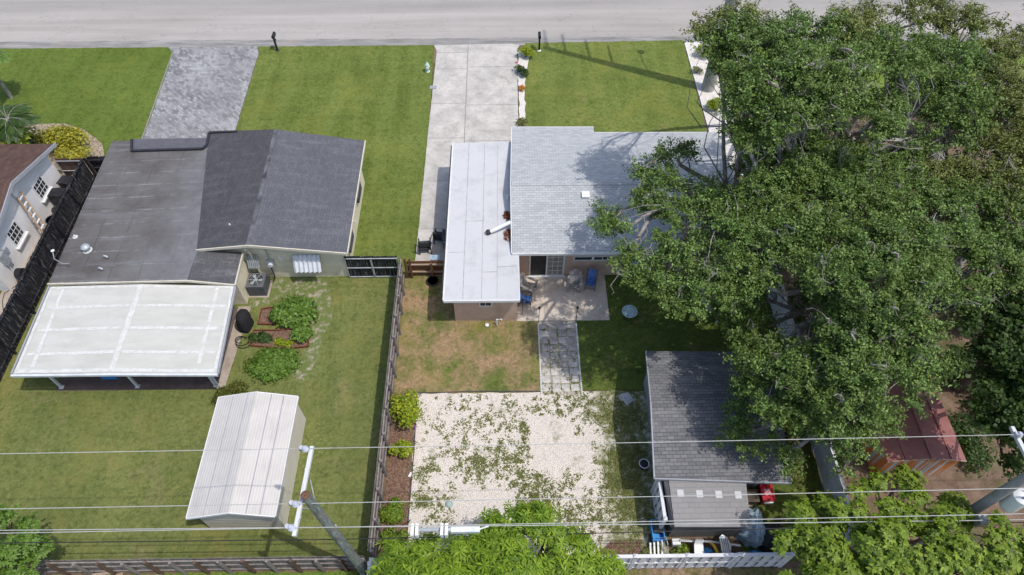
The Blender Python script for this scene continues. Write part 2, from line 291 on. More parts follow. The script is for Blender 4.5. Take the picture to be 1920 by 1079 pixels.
M['fence_black'] = wood('black_wood', (0.012, 0.012, 0.016), (0.032, 0.032, 0.038), speck=(0.36, 0.36, 0.38))
M['gate_brown'] = wood('brown_board', (0.12, 0.055, 0.025), (0.25, 0.13, 0.065), axis=0)
M['plank'] = wood('loose_plank', (0.30, 0.22, 0.15), (0.55, 0.44, 0.35), axis=0)
m = Mat('treated_pole'); M['pole'] = m.done(m.mix(m.ramp(m.noise(3, 5, 0.8), (0.45, 0.0), (0.6, 0.5)), m.ramp(m.noise(1, 6, 0.75, vec=m.vec((12, 12, 2))), (0.35, (0.085, 0.105, 0.095)), (0.65, (0.26, 0.30, 0.28))), (0.13, 0.10, 0.08)), 0.9, m.bump(m.noise(1, 5, vec=m.vec((20, 20, 2))), 0.6, 0.02))
M['pole_end'] = simple('pole_end_grain', (0.16, 0.085, 0.05), 0.9, 0.4, 12)
M['pole_conc'] = simple('spun_concrete', (0.36, 0.35, 0.335), 0.85, 0.15, 2)
M['insul'] = simple('porcelain', (0.42, 0.44, 0.50), 0.25, 0.1, spec=0.5)
M['wire'] = simple('aluminium_wire', (0.42, 0.42, 0.40), 0.5, 0.1)
M['cable'] = simple('black_cable', (0.025, 0.025, 0.028), 0.6, 0.1)
M['border'] = simple('border_edging', (0.17, 0.055, 0.035), 0.8, 0.3, 5)
M['leaf_litter'] = simple('pine_litter', (0.24, 0.075, 0.03), 0.95, 0.7, 14, bump=1.0)
M['stone'] = simple('stepping_stone', (0.42, 0.39, 0.36), 0.9, 0.35, 1.7, dirt=(0.22, 0.17, 0.13), dirt_amt=.7)
M['pale_stone'] = simple('pale_stone', (0.52, 0.49, 0.45), 0.9, 0.25, 1.7, dirt=(0.3, 0.26, 0.2))
m = Mat('maroon_metal'); M['maroon'] = m.done(m.mix(m.ramp(m.noise(1.5, 6, 0.7), (0.55, 0.0), (0.75, 0.4)), m.ramp(m.noise(0.8, 4), (0.3, (0.23, 0.085, 0.075)), (0.7, (0.33, 0.15, 0.135))), (0.34, 0.2, 0.19)), 0.55, m.bump(m.noise(3), 0.2, 0.02))
m = Mat('rusty_sheet')
st = m.noise(1.0, 3, 0.6, vec=m.vec((3.1, 3.1, 0.15)))
rc = m.ramp(st, (0.42, (0.42, 0.42, 0.40)), (0.47, (0.45, 0.15, 0.04)), (0.55, (0.52, 0.2, 0.06)), (0.58, (0.36, 0.36, 0.35)))
rc = m.mix(m.ramp(m.noise(1.0, 6, 0.75, vec=m.vec((10, 10, 1.2))), (0.55, 0.0), (0.65, 0.7)), rc, (0.20, 0.07, 0.03))
M['rusty'] = m.done(rc, 0.8, m.bump(m.n('TexWave', out=1, Vector=m.tc.outputs['Object'], Scale=2.4), 0.5, 0.02))
M['resin_roof'] = shingle('resin_tile', (0.265, 0.255, 0.248), (0.29, 0.28, 0.272), 0.42, 0.2, mortar=0.82, patch=0.12)
M['resin_wall'] = wood('resin_panel', (0.14, 0.135, 0.132), (0.26, 0.25, 0.245))
M['skylight'] = simple('skylight', (0.47, 0.47, 0.48), 0.4, 0.05)
M['bark'] = simple('pale_bark', (0.31, 0.285, 0.255), 0.9, 0.35, 5, bump=0.8)
M['twig'] = simple('bleached_twig', (0.36, 0.335, 0.31), 0.9, 0.25, 5)
M['trunk_dark'] = simple('brown_bark', (0.11, 0.085, 0.065), 0.9, 0.3, 5, bump=0.8)
M['oak'] = leafmat('oak_leaves', (0.045, 0.065, 0.018), (0.14, 0.17, 0.038), (0.31, 0.36, 0.095), patch=(0.17, 0.175, 0.042), trans=0.2)
M['oak2'] = leafmat('oak_leaves_green', (0.038, 0.07, 0.02), (0.105, 0.18, 0.038), (0.26, 0.38, 0.095), patch=(0.13, 0.19, 0.04), trans=0.2)
M['oak3'] = leafmat('broad_leaves_dark', (0.028, 0.055, 0.014), (0.055, 0.10, 0.024), (0.10, 0.16, 0.04))
M['mango'] = leafmat('mango_leaves', (0.08, 0.15, 0.014), (0.17, 0.28, 0.022), (0.34, 0.45, 0.04), patch=(0.23, 0.35, 0.025))
M['ficus'] = leafmat('bright_leaves', (0.07, 0.13, 0.016), (0.16, 0.25, 0.026), (0.33, 0.42, 0.05), patch=(0.21, 0.30, 0.03))
M['yellow_leaf'] = leafmat('yellow_leaves', (0.18, 0.19, 0.02), (0.36, 0.34, 0.035), (0.55, 0.47, 0.06))
M['lime_leaf'] = leafmat('lime_leaves', (0.15, 0.22, 0.012), (0.28, 0.35, 0.02), (0.42, 0.45, 0.03))
M['veg_leaf'] = leafmat('garden_leaves', (0.08, 0.15, 0.02), (0.13, 0.23, 0.035), (0.20, 0.31, 0.06))
M['olive_leaf'] = leafmat('olive_leaves', (0.07, 0.085, 0.015), (0.12, 0.13, 0.025), (0.18, 0.18, 0.035))
M['weed_leaf'] = leafmat('weed_leaves', (0.12, 0.14, 0.04), (0.19, 0.21, 0.06), (0.28, 0.28, 0.10))
M['orange_leaf'] = leafmat('croton_leaves', (0.45, 0.08, 0.02), (0.65, 0.22, 0.03), (0.7, 0.42, 0.05))
M['pink'] = simple('pink_petals', (0.62, 0.12, 0.16), 0.7, 0.2)
M['purple'] = simple('purple_petals', (0.28, 0.1, 0.36), 0.7, 0.2)

# ------------------------------------------------------------------ builders
ORG = {}
def tag(o, label=None, cat=None, group=None, kind=None):
    if label: o['label'] = label
    if cat: o['category'] = cat
    if group: o['group'] = group
    if kind: o['kind'] = kind
    return o
def thing(name, label, cat, loc=(0, 0, 0), rz=0.0, group=None):
    o = bpy.data.objects.new(name, None); col.objects.link(o); o.empty_display_size = 0.3
    o.location = loc; o.rotation_euler = (0, 0, rz); ORG[o.name] = Vector(loc)
    return tag(o, label, cat, group)
def children(o): return [c for c in bpy.data.objects if c.parent == o]
def copy_tree(o, parent=None, loc=None, rz=None, label=None):
    kids = children(o)
    c = o.copy(); col.objects.link(c); c.parent = parent
    if loc is not None: c.location = loc
    if rz is not None: c.rotation_euler = (0, 0, rz)
    if label: c['label'] = label
    for k in kids: copy_tree(k, c)
    return c
class MB:
    def __init__(s): s.v = []; s.f = []
    def add(s, vs, fs):
        n = len(s.v); s.v += [tuple(v) for v in vs]; s.f += [tuple(i + n for i in f) for f in fs]; return s
    def box(s, x0, y0, z0, x1, y1, z1):
        return s.add([(x0, y0, z0), (x1, y0, z0), (x1, y1, z0), (x0, y1, z0), (x0, y0, z1), (x1, y0, z1), (x1, y1, z1), (x0, y1, z1)],
                     [(0, 3, 2, 1), (4, 5, 6, 7), (0, 1, 5, 4), (1, 2, 6, 5), (2, 3, 7, 6), (3, 0, 4, 7)])
    def beam(s, a, b, w, h, up=(0, 0, 1)):
        a, b = Vector(a), Vector(b); d = (b - a).normalized(); u = Vector(up)
        if abs(d.dot(u)) > 0.98: u = Vector((0, 1, 0))
        x = d.cross(u).normalized(); y = x.cross(d).normalized(); q = []
        for p in (a, b):
            for i, j in ((-1, -1), (1, -1), (1, 1), (-1, 1)): q.append(p + x * (i * w / 2) + y * (j * h / 2))
        return s.add(q, [(0, 1, 2, 3), (7, 6, 5, 4), (0, 4, 5, 1), (1, 5, 6, 2), (2, 6, 7, 3), (3, 7, 4, 0)])
    def tube(s, pts, rad, n=8, caps=True):
        pts = [Vector(p) for p in pts]
        if not isinstance(rad, (list, tuple)): rad = [rad] * len(pts)
        q = []; pu = None
        for i, p in enumerate(pts):
            d = (pts[min(i + 1, len(pts) - 1)] - pts[max(i - 1, 0)])
            d = d.normalized() if d.length > 1e-7 else Vector((0, 0, 1))
            u = pu if pu is not None and abs(pu.dot(d)) < 0.95 else (Vector((0, 0, 1)) if abs(d.z) < 0.9 else Vector((1, 0, 0)))
            x = d.cross(u).normalized(); y = x.cross(d).normalized(); pu = y
            for k in range(n):
                a = 2 * math.pi * k / n; q.append(p + (x * math.cos(a) + y * math.sin(a)) * rad[i])
        fs = [(i * n + k, i * n + (k + 1) % n, (i + 1) * n + (k + 1) % n, (i + 1) * n + k) for i in range(len(pts) - 1) for k in range(n)]
        if caps: fs += [tuple(range(n))[::-1], tuple((len(pts) - 1) * n + k for k in range(n))]
        return s.add(q, fs)
    def cyl(s, x, y, z0, z1, r0, r1=None, n=16): return s.tube([(x, y, z0), (x, y, z1)], [r0, r1 if r1 is not None else r0], n)
    def lathe(s, x, y, prof, n=16): return s.tube([(x, y, z) for r, z in prof], [r for r, z in prof], n)
    def prism(s, pts, z0, z1):
        n = len(pts)
        return s.add([(p[0], p[1], z0) for p in pts] + [(p[0], p[1], z1) for p in pts],
                     [tuple(range(n))[::-1], tuple(range(n, 2 * n))] + [(i, (i + 1) % n, (i + 1) % n + n, i + n) for i in range(n)])
    def slab(s, top, t):
        """a polygon in space with thickness t downward"""
        n = len(top)
        return s.add([tuple(p) for p in top] + [(p[0], p[1], p[2] - t) for p in top],
                     [tuple(range(n)), tuple(range(n, 2 * n))[::-1]] + [((i + 1) % n, i, i + n, (i + 1) % n + n) for i in range(n)])
    def quad(s, *p): return s.add(p, [tuple(range(len(p)))])
    def build(s, name, mat, parent=None, local=False, smooth=False, **t):
        me = bpy.data.meshes.new(name); off = Vector((0, 0, 0))
        if parent is not None and not local: off = ORG.get(parent.name, Vector((0, 0, 0)))
        me.from_pydata([(v[0] - off.x, v[1] - off.y, v[2] - off.z) for v in s.v], [], s.f)
        me.materials.append(mat if not isinstance(mat, str) else M[mat])
        if smooth:
            me.polygons.foreach_set('use_smooth', [True] * len(me.polygons))
            me.set_sharp_from_angle(angle=R(40))
        me.validate(); me.update()
        o = bpy.data.objects.new(name, me); col.objects.link(o)
        if parent is not None: o.parent = parent; ORG[o.name] = off
        return tag(o, **t)
def wobble(poly, step=0.35, amp=0.05, seed=1):
    r = random.Random(seed); out = []
    for i, p in enumerate(poly):
        a = Vector(p[:2]); b = Vector(poly[(i + 1) % len(poly)][:2]); L = (b - a).length; k = max(1, int(L / step))
        nrm = Vector((-(b - a).y, (b - a).x)).normalized() if L > 0 else Vector((0, 0))
        for j in range(k):
            q = a.lerp(b, j / k) + nrm * (r.uniform(-amp, amp) if j else 0); out.append((q.x, q.y))
    return out
def sheet(name, poly, z, mat, wob=0.0, seed=1, kind='structure', step=0.35):
    if wob: poly = wobble(poly, step, wob, seed)
    a = sum(poly[i][0] * poly[(i + 1) % len(poly)][1] - poly[(i + 1) % len(poly)][0] * poly[i][1] for i in range(len(poly)))
    if a < 0: poly = poly[::-1]
    return MB().prism(poly, -0.05, z).build(name, mat, kind=kind)
def rect(x0, y0, x1, y1): return [(x0, y0), (x1, y0), (x1, y1), (x0, y1)]

# ================================================================== THE GROUND
MB().quad((-400, -400, 0), (400, -400, 0), (400, 600, 0), (-400, 600, 0)).build('ground', 'dirt', kind='structure')
sheet('road', rect(-150, 43.1, 150, 50.9), 0.008, 'road', 0.04, 3)
sheet('road_edge', rect(-150, 43.0, 150, 43.95), 0.013, 'edge', 0.06, 4)
sheet('lawn', [(-60, 30), (-60, 43.1), (-23.9, 43.1), (-23.35, 42.3), (-22.75, 33.4), (-22.45, 29.6), (-24.2, 29.6), (-24.2, 31), (-60, 31)], 0.04, 'lawn_far', 0.03, 5)
sheet('lawn', [(-17.6, 43.1), (-17.3, 42.4), (-17.1, 34.2), (-16.9, 29.0), (-9, 29.0), (-9, 22.2), (-4.95, 22.2), (-4.85, 34.2), (-4.95, 43.1)], 0.04, 'lawn_front', 0.03, 6)
sheet('lawn', rect(-26.5, 7.4, -5.45, 22.4), 0.038, 'lawn_back', 0.0, 7)
sheet('lawn', rect(-60, 8, -26.45, 24), 0.038, 'lawn_far', 0.0, 7)
sheet('lawn', [(1.55, 43.25), (12.95, 43.45), (12.85, 33.4), (12.85, 29), (1.3, 29), (1.15, 38), (1.5, 41)], 0.04, 'lawn_house', 0.05, 8)
sheet('lawn', rect(-5.4, 15.25, 1.6, 22.35), 0.038, 'lawn_dry', 0.04, 9)
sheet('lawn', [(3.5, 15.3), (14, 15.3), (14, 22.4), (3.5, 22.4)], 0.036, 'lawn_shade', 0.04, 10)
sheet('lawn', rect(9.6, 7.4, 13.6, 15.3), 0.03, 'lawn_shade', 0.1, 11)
sheet('lawn', [(-60, -10), (-5.5, -10), (-5.5, 7.3), (-60, 7.3)], 0.03, 'lawn_bright', 0.05, 12)
sheet('lawn', rect(14.6, 35.5, 60, 43.1), 0.03, 'lawn_bright', 0.1, 13)
sheet('lawn', rect(-150, 50.9, 150, 70), 0.04, 'lawn_house', 0.05, 14)
sheet('verge', rect(-5.4, -10, 60, 7.2), 0.012, 'scrub', 0.05, 15)
sheet('driveway', [(-5.0, 43.12), (-4.75, 42.4), (-4.85, 34), (-4.95, 22.4), (-2.4, 22.4), (-2.4, 30), (0.85, 30), (0.95, 42.5), (1.15, 43.05), (0.6, 43.2)], 0.025, 'drive', 0.02, 16)
jo = MB().box(-2.56, 29.5, 0.02, -2.51, 43.1, 0.029)
for x0, x1, y in ((-4.8, -2.56, 42.2), (-2.5, 0.9, 40.5), (-4.8, -2.56, 40.3), (-4.8, -2.56, 36.6), (-2.5, 0.9, 36.4), (-4.8, -2.56, 33.2), (-2.5, 0.9, 32.9), (-4.8, -2.9, 29.4), (-4.8, -2.9, 25.6)):
    jo.box(x0, y, 0.02, x1, y + 0.035, 0.029)
jo.build('driveway_joints', 'joint', kind='structure')
sheet('driveway', [(-23.95, 43.12), (-23.4, 42.4), (-22.8, 33.4), (-22.5, 29), (-16.9, 29), (-17.15, 34.2), (-17.35, 42.4), (-17.65, 43.12)], 0.028, 'pavers', 0.02, 17)
sheet('driveway_edging', [(-23.47, 42.4), (-22.87, 33.4), (-22.58, 29), (-22.5, 29), (-22.78, 33.4), (-23.38, 42.4)], 0.045, 'joint', 0.01, 18)
sheet('gravel_yard', [(-4.25, 7.4), (6.6, 7.4), (6.5, 15.25), (-4.3, 15.25)], 0.026, 'gravel', 0.05, 19)
sheet('mulch_bed', [(-5.35, 7.4), (-4.2, 7.4), (-4.3, 15.3), (-5.35, 15.3)], 0.03, 'mulch', 0.04, 20)
sheet('mulch_bed', [(3.2, 7.5), (5.4, 7.5), (5.5, 8.35), (4.2, 8.3)], 0.034, 'mulch', 0.06, 21)
sheet('pebble_bed', [(0.95, 30), (1.5, 30), (1.35, 38), (1.75, 41.2), (1.9, 42.3), (1.0, 42.5)], 0.043, 'pebble', 0.06, 22)
sheet('pebble_bed', [(13.0, 29.5), (15.0, 29.5), (14.6, 43.2), (13.0, 43.3)], 0.034, 'pebble', 0.04, 23)
sheet('mulch_bed', [(-30, 30.3), (-24.5, 29.9), (-24.2, 31.0), (-25.2, 33.0), (-26.6, 34.2), (-28.2, 34.9), (-31, 35)], 0.045, 'litterbed', 0.05, 24)
sheet('patio', rect(0.5, 19.28, 5.25, 22.2), 0.08, 'patio', 0.01, 25)
sheet('patio', rect(-21.45, 15.62, -13.85, 20.3), 0.07, 'darkslab', 0.01, 26)
sheet('path', [(-13.85, 15.62), (-13.45, 15.7), (-13.2, 20.4), (-13.85, 20.4)], 0.06, 'slab', 0.01, 27)
sheet('path', rect(1.62, 15.12, 3.5, 19.27), 0.03, 'gravel_dirty', 0.02, 28)
sheet('path', rect(-26.5, 14, -25.5, 29), 0.05, 'slab', 0.01, 29)
# brown thin patches of sand by the vegetable beds
m = Mat('sandy_soil'); ms = m.ramp(m.noise(3.2, 7, 0.75), (0.49, (0.115, 0.15, 0.04)), (0.56, (0.22, 0.2, 0.12)), (0.68, (0.42, 0.39, 0.32)))
M['sandy'] = m.done(ms, 0.95, m.bump(m.noise(20), 0.5, 0.03))
sheet('sand_patch', [(-12.4, 22.2), (-9.6, 22.2), (-9.2, 21.0), (-9.0, 19.2), (-9.3, 17.2), (-9.9, 15.9), (-10.6, 16.6), (-10.0, 18.0), (-9.9, 20.2), (-11.6, 20.9), (-12.9, 20.4), (-13.3, 20.4), (-13.2, 21.2)], 0.044, 'sandy', 0.12, 30)
def edge_line(name, pts, mat, w=0.05, z=0.07):
    b = MB()
    for a, c in zip(pts, pts[1:]): b.beam((a[0], a[1], z / 2), (c[0], c[1], z / 2), w, z)
    return b.build(name, mat)
tag(edge_line('bed_edging', [(13.0, 43.2), (13.0, 29.9)], 'trim_white', 0.05, 0.08), 'white edging strip between the right front lawn and the pebble bed', 'edging')
tag(edge_line('bed_edging', [(-4.32, 15.27), (-1, 15.32), (1.6, 15.27)], 'dark_metal', 0.04, 0.07), 'dark edging strip along the top of the white gravel', 'edging')
tag(edge_line('bed_edging', [(-4.27, 15.2), (-4.22, 12.4), (-4.25, 8.3)], 'dark_metal', 0.04, 0.06), 'dark edging strip between the mulch bed and the white gravel', 'edging')
for x, lb in ((1.6, 'left white scalloped edging of the stepping stone walk'), (3.52, 'right white scalloped edging of the stepping stone walk')):
    b = MB(); y = 15.1
    while y < 19.2: b.lathe(x, y, [(0.045, 0.0), (0.045, 0.07), (0.02, 0.095)], 8); y += 0.1
    tag(b.build('walk_edging', 'trim_white'), lb, 'edging', 'white edgings of the stepping stone walk')
# stepping stones: four columns
stn = None
for r in range(9):
    for c in range(4):
        z = 0.032 + rnd.random() * 0.02; s = 0.185
        x = 1.88 + c * 0.45 + rnd.uniform(-.035, .035); y = 18.98 - r * 0.44 + rnd.uniform(-.035, .035)
        if stn is None:
            stn = MB().prism([(-s, -s + .02), (-s + .02, -s), (s - .02, -s), (s, -s + .02), (s, s - .02), (s - .02, s), (-s + .02, s), (-s, s - .02)], -0.03, 0.012).build('stepping_stone', 'stone', local=True)
            o = stn
        else: o = stn.copy(); col.objects.link(o)
        if r >= 6 or (r + 2 * c) % 5 == 1: o.material_slots[0].link = 'OBJECT'; o.material_slots[0].material = M['pale_stone']
        o.location = (x, y, z); o.rotation_euler = (0, 0, rnd.uniform(-.04, .04)); o.scale = (rnd.uniform(.92, 1.08), rnd.uniform(.92, 1.08), 1)
        cn = ('first', 'second', 'third', 'fourth')[c] + ' column from the left'
        rn = ('nearest the patio', 'second from the patio', 'third from the patio', 'fourth from the patio', 'in the middle row', 'fourth from the gravel', 'third from the gravel', 'second from the gravel', 'nearest the gravel')[r]
        tag(o, 'square grey stepping stone of the walk, %s, %s' % (cn, rn), 'stepping stone', 'stepping stones of the garden walk')

# ================================================================== HOUSES
def window(parent, x0, z0, x1, z1, y, bars=(1, 1), face=-1, fw=0.06, pane='glass', name='window'):
    """window in a wall whose outside faces -y (face=-1); frame with pane and bars as sub-parts"""
    f = MB(); yo = y + face * 0.05
    a, b_ = sorted((y, yo))
    f.box(x0, a, z0, x1, b_, z0 + fw); f.box(x0, a, z1 - fw, x1, b_, z1); f.box(x0, a, z0 + fw, x0 + fw, b_, z1 - fw); f.box(x1 - fw, a, z0 + fw, x1, b_, z1 - fw)
    o = f.build(name, 'trim_white', parent)
    p = sorted((y + face * 0.004, y + face * 0.02))
    MB().box(x0 + fw, p[0], z0 + fw, x1 - fw, p[1], z1 - fw).build('pane', pane, o)
    g = MB(); q = sorted((y + face * 0.022, y + face * 0.035))
    for i in range(1, bars[0] + 1):
        x = x0 + (x1 - x0) * i / (bars[0] + 1); g.box(x - .015, q[0], z0 + fw, x + .015, q[1], z1 - fw)
    q2 = (q[0] - 0.002, q[1] - 0.002) if face > 0 else (q[0] + 0.002, q[1] + 0.002)
    for i in range(1, bars[1] + 1):
        z = z0 + (z1 - z0) * i / (bars[1] + 1); g.box(x0 + fw, q2[0], z - .015, x1 - fw, q2[1], z + .015)
    if g.f: g.build('glazing_bar', 'trim_white', o)
    return o

# ---- left house: low-slope west roof running into a shingled gable
H = thing('house', 'cream house under a charcoal roof with a white patio cover behind', 'house', (-15, 25, 0))
wl = MB()
wl.box(-21.9, 20.55, 0, -13.45, 29.4, 2.2)
wl.box(-13.45, 22.3, 0, -8.35, 29.3, 2.3)
wl.add([(-15.9, 22.31, 2.2), (-8.35, 22.31, 2.2), (-8.35, 22.31, 2.4), (-12.75, 22.31, 3.02), (-15.7, 22.31, 2.66)], [(0, 1, 2, 3, 4)])
wl.add([(-15.9, 29.31, 2.2), (-8.35, 29.31, 2.2), (-8.35, 29.31, 2.4), (-12.75, 29.31, 3.02), (-15.7, 29.31, 2.66)], [(4, 3, 2, 1, 0)])
wl.build('wall', 'stucco_cream', H)
zt = {}
A = (-22.45, 30.29, 2.6); Bp = (-15.69, 30.1, 2.85); Cc = (-15.38, 21.94, 2.75); D = (-22.35, 20.28, 2.33); Ee = (-15.52, 20.23, 2.55); F = (-13.26, 20.12, 2.3); Gp = (-13.29, 22.1, 2.37)
rf = MB().slab([A, D, Ee, Cc, Bp], 0.12)
o_r = rf.build('low_slope_roof', 'rolled', H)
MB().slab([Ee, F, Gp, Cc], 0.1).build('lean_to_roof', 'sh_shed2', H)
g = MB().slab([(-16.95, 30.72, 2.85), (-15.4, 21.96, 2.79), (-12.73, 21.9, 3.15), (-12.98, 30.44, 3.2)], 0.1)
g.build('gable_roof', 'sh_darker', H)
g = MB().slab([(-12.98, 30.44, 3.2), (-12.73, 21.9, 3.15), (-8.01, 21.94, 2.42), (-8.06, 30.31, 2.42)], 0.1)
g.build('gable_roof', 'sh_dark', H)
MB().beam((-12.98, 30.42, 3.205), (-12.73, 21.92, 3.155), .2, .012).build('ridge_cap', simple('ridge_grey', (.125, .128, .14), .9, .45, 1.5), H)
f = MB()
f.beam((-15.42, 21.93, 2.75), (-12.73, 21.87, 3.12), 0.05, 0.15); f.beam((-12.73, 21.87, 3.12), (-8.0, 21.9, 2.39), 0.05, 0.15)
f.beam((-7.97, 21.92, 2.39), (-8.03, 30.3, 2.39), 0.05, 0.14)
f.beam((-22.37, 20.25, 2.3), (-15.52, 20.2, 2.52), 0.05, 0.14); f.beam((-15.52, 20.2, 2.52), (-13.24, 20.09, 2.27), 0.05, 0.14); f.beam((-13.23, 20.1, 2.27), (-13.26, 22.1, 2.34), 0.05, 0.14)
f.build('fascia', 'trim_cream', H)
c = MB(); pts = [W(247, 262, 2.70), W(247, 283, 2.70), W(380, 279, 2.86), W(388, 272, 2.87), W(392, 249, 2.90), W(445, 247, 3.02)]
for a, b_ in zip(pts, pts[1:]): c.beam(a, b_, 0.13, 0.09)
c.build('parapet_curb', simple('tar_black', (0.03, 0.03, 0.036), 0.7), H)
MB().slab([W(250, 261, 2.69), W(250, 282, 2.69), W(382, 278, 2.84), W(389, 259, 2.85)], 0.04).build('roof_patch', simple('patch_grey', (0.105, 0.105, 0.12), 0.85), H)
# roof vents
def roof_vent(p, kind):
    x, y, z = p
    v = MB().cyl(x, y, z - 0.05, z + 0.02, 0.24 if kind != 'small' else 0.13, None, 12).build('roof_vent', 'sealant', H)
    if kind == 'turbine':
        MB().lathe(x, y, [(0.14, z), (0.14, z + .16), (0.2, z + .18), (0.22, z + .27), (0.16, z + .36), (0.03, z + .4)], 14).build('cap', 'galv', v, smooth=True)
    elif kind == 'goose':
        MB().tube([(x, y, z), (x, y, z + .16), (x + .05, y - .04, z + .22), (x + .15, y - .06, z + .21), (x + .19, y - .08, z + .14)], 0.055, 10).build('cap', 'galv', v, smooth=True)
    else: MB().cyl(x, y, z, z + .14, 0.045, 0.04, 10).build('cap', 'trim_white', v)
def zroof(x, y):
    t = (x + 22.2) / 6.8; s = (y - 20.0) / 9.95
    return (2.33 + .22 * t) * (1 - s) + (2.6 + .25 * t) * s
for px, py, k in ((163, 468, 'turbine'), (187, 505, 'goose'), (197, 483, 'goose'), (140, 443, 'small')):
    p = W(px, py, 2.5); roof_vent((p.x, p.y, zroof(p.x, p.y)), k)
p = W(432, 424, 2.95); roof_vent((p.x, p.y, 2.96), 'small')
# corrugated window awning + its window, on the south gable wall
def awning(x0, x1, y, zt_, zb, out, mat, face='s'):
    b = MB(); n = 12
    for i in range(n):
        a0, a1 = x0 + (x1 - x0) * i / n, x0 + (x1 - x0) * (i + 1) / n; d0 = 0.09 if i % 2 else 0.0; 
        top = 0.02 + d0; 
        top2 = 0.13 - top; q = [(a0, y - top, zt_), (a1, y - top2, zt_), (a1, y - out - top2, zb), (a0, y - out - top, zb)]
        if face == 'e': q = [(-y_ , x_, z_) for x_, y_, z_ in q]
        b.quad(*q)
    return b
awn = awning(-10.95, -9.55, 22.28, 1.95, 1.1, 0.45, 'alu').build('window_awning', 'alu', H)
window(H, -10.9, 0.95, -9.6, 1.9, 22.3, (1, 1))
aw2 = awning(-13.3, -12.7, 22.28, 2.0, 1.3, 0.3, 'dark').build('window_awning', 'galv', H)
# louvred shutters on the east wall
for y0 in (23.0, 26.6):
    b = MB()
    for i in range(9): b.slab([(-8.33, y0, 2.0 - i * .1), (-8.33, y0 + 1.2, 2.0 - i * .1), (-8.15, y0 + 1.2, 1.95 - i * .1), (-8.15, y0, 1.95 - i * .1)], 0.02)
    b.build('louvred_shutter', 'dark_metal', H)
# wall corner downspout, electric meter, conduits
MB().tube([(-13.0, 21.95, 2.75), (-12.95, 22.1, 2.5), (-12.95, 22.2, 0.3), (-12.8, 22.0, 0.05)], 0.06, 8).build('downspout', 'trim_cream', H)
mt = MB().box(-12.35, 22.1, 1.1, -12.0, 22.3, 1.6).build('electric_meter', 'galv', H)
MB().tube([(-12.17, 22.0, 1.35), (-12.17, 22.12, 1.35)], 0.12, 14).build('dial', 'alu', mt)
MB().tube([(-12.17, 22.22, 1.6), (-12.17, 22.22, 2.4)], 0.03, 8).build('conduit', 'galv', H)
MB().tube([(-12.25, 22.22, 1.1), (-12.25, 22.22, 0.1)], 0.025, 8).build('conduit', 'galv', H)
MB().tube([(-8.35, 24.6, 1.9), (-8.05, 24.6, 1.9), (-8.0, 24.6, 1.75)], 0.04, 8).build('outlet_pipe', 'trim_white', H)
MB().box(-11.7, 22.24, 1.5, -11.5, 22.3, 1.75).build('wall_box', 'trim_white', H)

# patio cover of white panels
P = thing('patio_cover', 'white coated patio cover with sealed seams on slim posts behind the cream house', 'patio cover', (-17.5, 17.5, 0))
def pz(x, y):
    zz = 2.27 - (19.95 - y) / 4.65 * 0.27
    return zz + 0.13 * max(0, 1 - abs(x + 17.55) / 4.5)
xs = [-22.0, -17.55, -13.05]; 
def ppt(x, y, d=0.0):   # patio roof plan is slightly skewed
    return (x * 1.0106, y * 1.0106, pz(x, y) + d)
MB().slab([ppt(-22.0, 15.3), ppt(-17.55, 15.22), ppt(-17.55, 19.93), ppt(-22.0, 19.93)], 0.09).slab([ppt(-17.55, 15.22), ppt(-12.95, 15.2), ppt(-13.15, 19.85), ppt(-17.55, 19.93)], 0.09).build('roof_panel', 'coating', P)
se = MB()
def strip(a, b_, w, d=0.012, seed=0, jag=0.02):
    a, b_ = Vector(a), Vector(b_); n = max(2, int((b_ - a).length / 0.3)); r = random.Random(seed); dr = (b_ - a).normalized(); nx = Vector((-dr.y, dr.x)); L = []; Rr = []
    for i in range(n + 1):
        p_ = a.lerp(b_, i / n); l = p_ + nx * (w / 2 + r.uniform(-jag, jag)); q = p_ - nx * (w / 2 + r.uniform(-jag, jag)); L.append(ppt(l.x, l.y, d)); Rr.append(ppt(q.x, q.y, d))
    for i in range(n): se.quad(Rr[i], Rr[i + 1], L[i + 1], L[i])
strip((-17.6, 15.35), (-17.55, 19.9), 0.26, 0.016, 1)
for i, y in enumerate((18.72, 17.5, 16.25)):
    strip((-21.7, y), (-17.75, y + .02), 0.15, 0.010, 2 + i); strip((-17.4, y + .02), (-13.25, y), 0.15, 0.010, 9 + i)
strip((-21.25, 15.6), (-21.3, 19.75), 0.17, 0.014, 20); strip((-13.85, 15.7), (-13.9, 19.75), 0.17, 0.014, 21)
strip((-21.9, 19.85), (-13.2, 19.78), 0.12, 0.008, 22); strip((-21.95, 15.4), (-13.0, 15.32), 0.16, 0.008, 23); strip((-21.9, 15.4), (-21.9, 19.8), 0.12, 0.018, 24); strip((-13.05, 15.4), (-13.2, 19.8), 0.12, 0.018, 25)
se.build('sealed_seam', 'sealant', P)
gt = MB(); gt.beam((-22.3, 15.38, 1.95), (-17.74, 15.31, 2.07), 0.1, 0.13); gt.beam((-17.74, 15.31, 2.07), (-13.03, 15.3, 1.94), 0.1, 0.13)
gt.build('gutter', 'alu', P)
for a_, b_ in (((-22.3, 15.46, 1.97), (-22.3, 20.16, 2.22)), ((-13.02, 15.36, 1.96), (-13.22, 20.05, 2.2))): MB().beam(a_, b_, 0.07, 0.14).build('side_fascia', 'trim_grey', P)
for x in (-21.2, -17.6, -13.9): MB().box(x - .05, 15.75, 0.05, x + .05, 15.85, 1.98).box(x - .1, 15.7, 0.07, x + .1, 15.9, 0.1).build('post', 'alu', P)
MB().tube([(-13.15, 15.4, 1.9), (-13.4, 15.65, 1.8), (-13.78, 15.8, 1.6), (-13.78, 15.8, 0.1)], 0.045, 8).build('downspout', 'alu', P)

